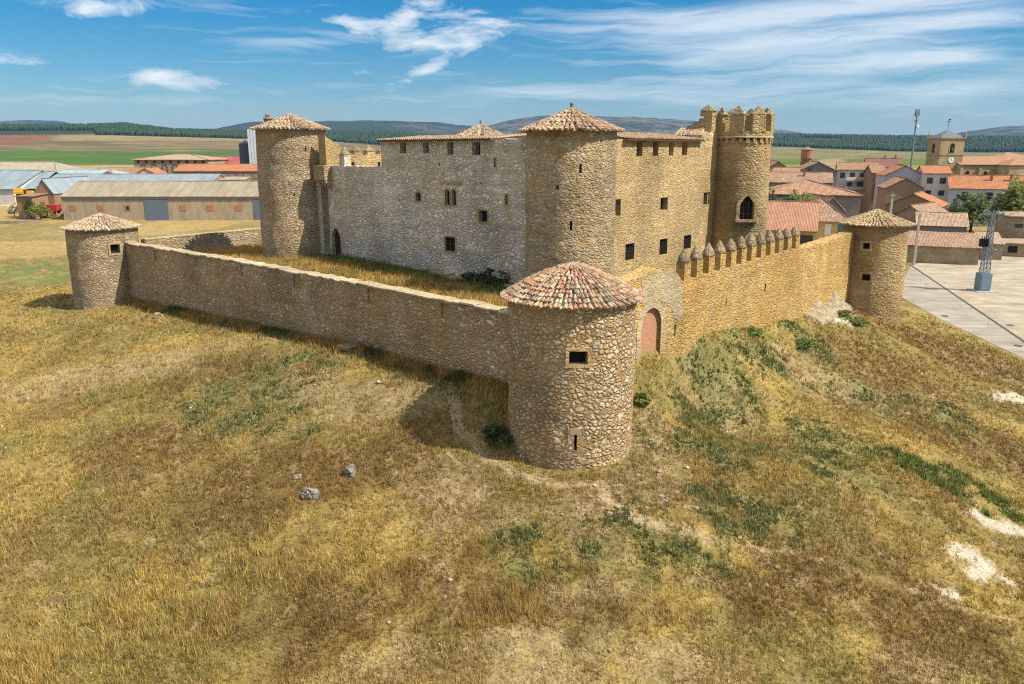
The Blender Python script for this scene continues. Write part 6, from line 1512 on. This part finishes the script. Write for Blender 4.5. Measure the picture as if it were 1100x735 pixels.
# far pine forest: one mass of trees nobody could count
def forest(name, label, n, mask, seed, hmin, hmax):
    r_ = np.random.default_rng(seed); out = []
    while sum(len(o) for o in out) < n:
        a = r_.uniform(R(-36), R(36), 40000); d = np.exp(r_.uniform(np.log(2400), np.log(4300), 40000)); x, y = d * np.sin(a), d * np.cos(a); k = mask(x, y, d, 550 + 855 * np.tan(a)); out.append(np.stack([x[k], y[k]], 1))
        if len(out) > 40: break
    P_ = np.concatenate(out)[:n]; zz = terrain(P_[:, 0], P_[:, 1]); N = len(P_); h = r_.uniform(hmin, hmax, N); w = h * r_.uniform(.26, .42, N); K = 5; V_ = []; F_ = []
    ang_ = np.linspace(0, 2 * np.pi, K, endpoint=False)
    for lev, (f, zf) in enumerate(((.55, .08), (1.0, .38), (.62, .75))):
        jit = r_.uniform(.75, 1.25, (N, K)); V_.append(np.stack([P_[:, :1] + np.cos(ang_ + .6 * lev) * w[:, None] * f * jit, P_[:, 1:] + np.sin(ang_ + .6 * lev) * w[:, None] * f * jit, np.repeat((zz + h * zf)[:, None], K, 1)], -1))
    V_.append(np.stack([P_[:, 0], P_[:, 1], zz + h], -1)[:, None, :]); VV = np.concatenate(V_, 1); M = VV.shape[1]; T_ = []
    for lev in range(2):
        for i in range(K): j = (i + 1) % K; a0, a1, b0, b1 = lev * K + i, lev * K + j, (lev + 1) * K + i, (lev + 1) * K + j; T_ += [(a0, a1, b1), (a0, b1, b0)]
    for i in range(K): T_.append((2 * K + i, 2 * K + (i + 1) % K, 3 * K))
    T_ = np.array(T_); F = (T_[None] + (np.arange(N) * M)[:, None, None]).reshape(-1, 3); rnd = np.repeat(r_.random(N), len(T_)).astype(np.float32)
    o = tri_mesh(name, VV.reshape(-1, 3), F, M_pine); at = o.data.attributes.new('rnd', 'FLOAT', 'FACE'); at.data.foreach_set('value', rnd); tag(o, label, 'forest', kind='stuff')
def tri_mesh(name, V_, F, mat):
    me = bpy.data.meshes.new(name); me.vertices.add(len(V_)); me.vertices.foreach_set('co', np.ascontiguousarray(V_, np.float32).ravel()); me.loops.add(F.size); me.loops.foreach_set('vertex_index', np.ascontiguousarray(F, np.int32).ravel()); me.polygons.add(len(F)); me.polygons.foreach_set('loop_start', np.arange(0, F.size, 3, dtype=np.int32)); me.update(calc_edges=True); me.materials.append(mat)
    o = bpy.data.objects.new(name, me); COL.objects.link(o); ORG[o.name] = Vector(); return o
def fmask(x, y, d, px):
    n_ = fbm(x * .0035, y * .0035, 91, 4); lim = 2640 + 420 * (n_ - .5)
    gap = np.exp(-((px - 880) / 26) ** 2) * (d > 2950) * (d < 3250)
    return (d > lim) & (d < 3650) & ((px > 105) | (d > 3000)) & (gap < .5) & ((px > 560) | (px < 520))
forest('pine_forest', 'dark belt of pine forest along the foot of the distant hills', 30000, fmask, 5, 9, 15)
# wind turbines on the far ridge
def turbine(px, pyt, seed):
    d = 7000; x = (px - 550) / 855 * d; z = float(terrain(x, d)[0]); zt = CAMZ + (162.1 - pyt - 3.5) / 855 * d; p = Vector((x, d, z))
    t = thing('wind_turbine', p, 'tiny white wind turbine standing in a row along the far hazy ridge', 'wind turbine', 'wind turbines on the far ridge')
    b = MB(); b.tube((x, d, z - 2), (x, d, zt), 1.7, 1.0, 8); b.build('tower', M_turb, t); b = MB(); b.box((x, d + 2, zt + 1), (1.8, 0, 0), (0, 4.5, 0), (0, 0, 1.8)); b.build('nacelle', M_turb, t)
    for k in range(3): a = seed + k * 2.094; b = MB(); b.tube((x, d - 4, zt + 1), (x + 38 * math.sin(a), d - 4, zt + 1 + 38 * math.cos(a)), 1.1, .4, 6); b.build('blade', M_turb, t)
for i, px in enumerate((303, 318, 333, 349, 362, 385, 398, 411, 421, 443, 467)): turbine(px, 118.5 + 1.5 * math.sin(i * 2.1), i * .7)
# ------------------------------------------------------------------ stones and small things on the hill
def boulder(px, py, sx, sy, sz, label, mat, seed, name='boulder', rot=0.0, cat='rock', p=None):
    p = gp(px, py) if p is None else p; bm = bmesh.new(); bmesh.ops.create_icosphere(bm, subdivisions=3, radius=1); o_ = Vector((seed * 7.1, 0, 0))
    rr_ = random.Random(seed); planes = [(Vector((rr_.gauss(0, 1), rr_.gauss(0, 1), rr_.gauss(.3, .8))).normalized(), rr_.uniform(.6, .85)) for _ in range(9)]
    for v_ in bm.verts:
        q = v_.co.copy()
        for n_, d_ in planes:
            e = q.dot(n_) - d_
            if e > 0: q -= n_ * e * .92
        q += v_.co * mnoise.noise(v_.co * 2.2 + o_) * .12; c_, s_ = math.cos(rot), math.sin(rot); q = Vector((q.x * sx, q.y * sy, q.z * sz)); v_.co = Vector((q.x * c_ - q.y * s_, q.x * s_ + q.y * c_, q.z))
    me = bpy.data.meshes.new(name); bm.to_mesh(me); bm.free(); me.materials.append(mat); o = bpy.data.objects.new(name, me); COL.objects.link(o); o.location = (p.x, p.y, p.z + sz * .35); ORG[o.name] = o.location.copy(); return tag(o, label, cat)
boulder(334, 534, .52, .42, .42, 'largest pale grey boulder split by a crack on the dry slope', M_rock, 1)
boulder(377, 513, .40, .36, .46, 'dark pitted grey boulder standing right of the split boulder', M_rock, 2, rot=.5)
boulder(320, 516, .30, .16, .20, 'thin pale tilted stone left of the dark boulder', M_rock, 3, rot=.6)
for i, (px, py, s) in enumerate(((70, 558, .12), (387, 617, .10), (274, 620, .11), (229, 619, .10), (252, 541, .10), (365, 586, .09), (256, 607, .08), (478, 643, .11), (823, 630, .12), (853, 627, .14), (885, 657, .14), (835, 612, .14), (794, 580, .13), (910, 582, .13), (855, 588, .12), (115, 466, .12), (148, 492, .11), (655, 703, .12), (840, 672, .1), (150, 600, .1), (500, 700, .12), (40, 650, .1))):
    boulder(px, py, s * random.uniform(.8, 1.3), s, s * .8, 'small loose white stone lying alone in the dry grass', M_chalk, 20 + i, 'loose_stone')['group'] = 'loose white stones on the slope'
rp_ = gp(170, 341)
for i in range(9):
    a = i * .9; boulder(0, 0, random.uniform(.13, .24), .16, .13, 'pale stone of the small rubble heap below the far left wall', M_chalk, 60 + i, 'heap_stone', p=Vector((rp_.x + .55 * math.cos(a * 2) * (i / 9), rp_.y + .4 * math.sin(a * 2), rp_.z + .12 * (i % 3))))['group'] = 'stones of the rubble heap'
for i in range(46):
    px, py = random.choice(((670, 520), (650, 545), (690, 500), (640, 535), (700, 470), (590, 515), (720, 540))); q = gp(px + random.gauss(0, 14), py + random.gauss(0, 10)); s = random.uniform(.06, .17)
    if (Vector((q.x, q.y, 0)) - C1).length < 4.1: continue
    boulder(0, 0, s * random.uniform(.8, 1.5), s, s * .7, 'rubble stone scattered on the bare ground beside the front tower', M_chalk, 100 + i, 'rubble_stone', p=q)['group'] = 'rubble stones beside the front tower'
# wooden pallet against the wall foot
pp = gp(374, 377); pl = thing('wooden_pallet', pp, 'grey wooden pallet lying in the grass at the shaded wall foot', 'pallet'); b = MB(); up_ = Vector((.05, -.1, 1)).normalized()
for i in range(6): b.box(pp + Lh * (-.6 + i * .24) + up_ * .38, Lh * .085, nL * .5, up_ * .015)
b.build('deck_boards', M_woodl, pl); b = MB()
for k in (-.42, 0, .42): b.box(pp + nL * k + up_ * .26, Lh * .68, nL * .05, up_ * .1)
b.build('stringers', M_woodl, pl)
# chalk outcrop at the foot of the right wall
def outcrop():
    b = MB(); n1_, n2_ = 60, 26; s0, s1 = fr(858, 335)[0], fr(914, 320)[0]; vs = []
    for i in range(n1_ + 1):
        for j in range(n2_ + 1):
            s = s0 + (s1 - s0) * i / n1_; d = -2.6 * j / n2_; t = 1 - j / n2_; p = Vector((OR.x, OR.y, 0)) + Rh * s + nR * (-d - .1); edge = math.sin(math.pi * i / n1_) ** .6
            zg_ = tz(p.x, p.y); q3 = Vector((s * .45, d * .45, 3)); hgt = 1.75 * (t ** 1.2) * edge * (.75 + .6 * mnoise.noise(q3)) + .2 * mnoise.noise(q3 * 3.1)
            hgt = hgt * .35 + .65 * .34 * round(hgt / .34 + .35 * mnoise.noise(q3 * 2.2)); z = zg_ - .4 + hgt + .13 * mnoise.noise(q3 * 8)
            vs.append((p.x, p.y, z))
    b.raw(vs, [(i * (n2_ + 1) + j, i * (n2_ + 1) + j + 1, (i + 1) * (n2_ + 1) + j + 1, (i + 1) * (n2_ + 1) + j) for i in range(n1_) for j in range(n2_)])
    tag(b.build('rock_outcrop', M_chalk, smooth=False), 'pale chalk rock outcrop at the foot of the sunlit wall', 'rock')
outcrop()

def pebbles():
    n = 3000; a = rng.uniform(R(-42), R(42), n); d = np.exp(rng.uniform(np.log(18), np.log(95), n)); x, y = d * np.sin(a), d * np.cos(a); m_ = near_masks(x, y); ok = (rng.random(n) < .10 + .9 * m_[6] + .25 * m_[8] + .8 * m_[5] + .5 * sstep(.55, .7, m_[2])) & ~in_court(x, y, -.6) & ~((street(x, y) > -.3) & (x > 38))
    for c2, r_ in ((C1, 3.75), (CL, 3.8), (CR, 3.5)): ok &= np.hypot(x - c2.x, y - c2.y) > r_
    x, y = x[ok], y[ok]; n = len(x); z = terrain(x, y); s = rng.gamma(1.6, .02, n) + .012 + .0003 * np.hypot(x, y); base = np.array([(1, 0, 0), (0, 1, 0), (-1, 0, 0), (0, -1, 0), (0, 0, .75), (.1, .1, -.6)])
    V_ = x[:, None, None] * np.array((1, 0, 0)) + y[:, None, None] * np.array((0, 1, 0)) + (z + s * .25)[:, None, None] * np.array((0, 0, 1)) + base[None] * s[:, None, None] * rng.uniform(.6, 1.35, (n, 6, 1))
    T_ = np.array([(0, 1, 4), (1, 2, 4), (2, 3, 4), (3, 0, 4), (1, 0, 5), (2, 1, 5), (3, 2, 5), (0, 3, 5)]); F = (T_[None] + (np.arange(n) * 6)[:, None, None]).reshape(-1, 3)
    tag(tri_mesh('pebbles', V_.reshape(-1, 3), F, M_pebble), 'small pale pebbles strewn over the bare parts of the slope', 'pebbles', kind='stuff')
pebbles()
# ------------------------------------------------------------------ grass: far more blades than anyone could count
def grass(name, label, x, y, z, col, h, w, nb, seed, lean=.35):
    r_ = np.random.default_rng(seed); N = len(x); M = N * nb
    bx_ = np.repeat(x, nb) + r_.normal(0, .10, M) * np.repeat(h, nb) * 2; by_ = np.repeat(y, nb) + r_.normal(0, .10, M) * np.repeat(h, nb) * 2; bz_ = np.repeat(z, nb) - .04
    hh = np.repeat(h, nb) * r_.uniform(.55, 1.25, M); ww = np.repeat(w, nb) * r_.uniform(.6, 1.3, M); a = r_.uniform(0, 2 * np.pi, M); la = r_.uniform(0, 2 * np.pi, M); ll = np.abs(r_.normal(0, lean, M)) * hh
    b0 = np.stack([bx_ - np.cos(a) * ww / 2, by_ - np.sin(a) * ww / 2, bz_], -1); b1 = np.stack([bx_ + np.cos(a) * ww / 2, by_ + np.sin(a) * ww / 2, bz_], -1)
    tp_ = np.stack([bx_ + np.cos(la) * ll, by_ + np.sin(la) * ll, bz_ + hh], -1)
    V_ = np.stack([b0, b1, tp_], 1).reshape(-1, 3); F = np.arange(M * 3).reshape(-1, 3)
    o = tri_mesh(name, V_, F, M_blade); c = np.repeat(col * r_.uniform(.5, 1.6, (N, 1)), nb, 0) * r_.uniform(.7, 1.35, (M, 1)); c = np.repeat(np.concatenate([c, np.ones((M, 1))], 1), 3, 0)
    at = o.data.attributes.new('col', 'FLOAT_COLOR', 'POINT'); at.data.foreach_set('color', c.astype(np.float32).ravel()); tag(o, label, 'grass', kind='stuff')
NT_ = 300000
a = rng.uniform(R(-44), R(44), NT_); d = np.exp(rng.uniform(np.log(17), np.log(112), NT_)); gx_, gy_ = d * np.sin(a), d * np.cos(a)
ok = ~in_court(gx_, gy_, -.55)
for c_, r_ in ((C1, 3.7), (CL, 4.0), (CR, 3.7)): ok &= np.hypot(gx_ - c_.x, gy_ - c_.y) > r_
wf_ = (street(gx_, gy_) > -.6) & (gx_ > 38)
ok &= ~wf_
n1, n2, n3, g_, l_, c_, p_, rr__, path_ = near_masks(gx_, gy_)
dens = .18 + 1.25 * sstep(.34, .62, n1) + .5 * sstep(.4, .6, n3)
dens *= (1 - .85 * path_) * (1 - .92 * c_) * (1 - .45 * p_); dens = np.maximum(dens, .9 * np.maximum(g_, l_))
ok &= rng.random(NT_) < dens
gx_, gy_ = gx_[ok], gy_[ok]; n1, n2, n3, g_, l_ = n1[ok], n2[ok], n3[ok], g_[ok], l_[ok]
tall = blobs(gx_, gy_, [(220, 640, 6, 3), (100, 690, 5, 2.5), (550, 650, 4, 2), (30, 700, 4, 3), (690, 655, 5, 1.2), (390, 610, 3, 1.5), (280, 600, 4, 2)])
tall = .8 * sstep(.40, .85, tall * (.2 + 1.5 * fbm(gx_ * 1.3, gy_ * 1.3, 97, 3)))
colb = near_col(gx_, gy_, True); colb = lerp(colb, np.array((.52, .37, .12)), tall * .7)
dd = np.hypot(gx_, gy_); hb_ = (.13 + .22 * n1) * (1 + 1.1 * tall) * (1 + .25 * l_) * rng.uniform(.6, 1.3, len(gx_)); wb_ = .012 + .00075 * dd
wb_ = wb_ * (1 + 1.2 * np.maximum(g_, l_))
grass('dry_grass', 'dry golden and brown grass with green patches covering the castle mound', gx_, gy_, terrain(gx_, gy_), colb, hb_, wb_, 5, 3)
# strip of taller weeds at the foot of the left wall, and the courtyard grass
m_ = 9000; s = rng.uniform(3.6, 58, m_); q = rng.exponential(.45, m_) + .55; wx = C1.x + Lh.x * s + nL.x * q; wy = C1.y + Lh.y * s + nL.y * q
wc = lerp(np.repeat(np.array((.40, .26, .08))[None], m_, 0), np.array((.12, .12, .035)), sstep(.45, .6, fbm(wx * .4, wy * .4, 7, 4)))
grass('wall_foot_grass', 'tall dry weeds along the foot of the shaded curtain wall', wx, wy, terrain(wx, wy), wc, rng.uniform(.25, .6, m_), np.full(m_, .045), 4, 4)
m_ = 52000; s = rng.uniform(1, 60, m_); q = rng.uniform(.6, 52, m_); q = np.where(rng.random(m_) < .75, q * .42, q); wx = C1.x + Lh.x * s + Rh.x * q; wy = C1.y + Lh.y * s + Rh.y * q
kd = side_of(wx, wy, KC + nL * 1.5, nL); okc = (kd > .15) | (side_of(wx, wy, KL, Lh) > 3.5); okc &= np.hypot(wx - KL.x, wy - KL.y) > 4.1; wx, wy, kd = wx[okc], wy[okc], kd[okc]
nn_ = fbm(wx * .4, wy * .4, 81, 4); wc = lerp(np.repeat(np.array((.43, .28, .085))[None], len(wx), 0), OLIV, sstep(.45, .62, nn_) * .8)
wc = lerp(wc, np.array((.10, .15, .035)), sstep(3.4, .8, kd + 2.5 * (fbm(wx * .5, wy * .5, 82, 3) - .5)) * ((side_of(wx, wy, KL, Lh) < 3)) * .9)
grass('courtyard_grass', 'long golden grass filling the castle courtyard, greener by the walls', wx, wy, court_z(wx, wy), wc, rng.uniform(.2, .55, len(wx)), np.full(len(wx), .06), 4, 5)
# green weeds and clumps
m_ = 60000; a = rng.uniform(R(-42), R(42), m_); d = np.exp(rng.uniform(np.log(20), np.log(105), m_)); wx, wy = d * np.sin(a), d * np.cos(a); n1, n2, n3, g_, l_, c_, p_, rr__, path_ = near_masks(wx, wy)
okw = (rng.random(m_) < np.maximum(g_ * .6, l_ * .8)) & ~in_court(wx, wy, -.5) & ~((street(wx, wy) > -.3) & (wx > 38))
for c2, r_ in ((C1, 3.8), (CL, 4.0), (CR, 3.7)): okw &= np.hypot(wx - c2.x, wy - c2.y) > r_
wx, wy, l_ = wx[okw], wy[okw], l_[okw]; wc = lerp(np.repeat(np.array((.225, .225, .088))[None], len(wx), 0), np.array((.16, .205, .058)), l_)
grass('green_weeds', 'green thistles and low weeds in patches over the slope', wx, wy, terrain(wx, wy), wc, rng.uniform(.12, .32, len(wx)), .04 + .0012 * np.hypot(wx, wy), 5, 6, .8)
# ------------------------------------------------------------------ the air
HZ = MB(); HZ.box((0, 0, 60), (15500, 0, 0), (0, 15500, 0), (0, 0, 460)); 
hm = bpy.data.materials.new('haze'); hm.use_nodes = True; ht = hm.node_tree
for n in list(ht.nodes): ht.nodes.remove(n)
pv = ht.nodes.new('ShaderNodeVolumePrincipled'); pv.inputs['Density'].default_value = HAZE; pv.inputs['Color'].default_value = (.26, .58, 1.0, 1); pv.inputs['Anisotropy'].default_value = .2
ho = ht.nodes.new('ShaderNodeOutputMaterial'); ht.links.new(pv.outputs[0], ho.inputs['Volume'])
hz = HZ.build('haze', hm, origin=(0, 0, -400)); tag(hz, kind='stuff')
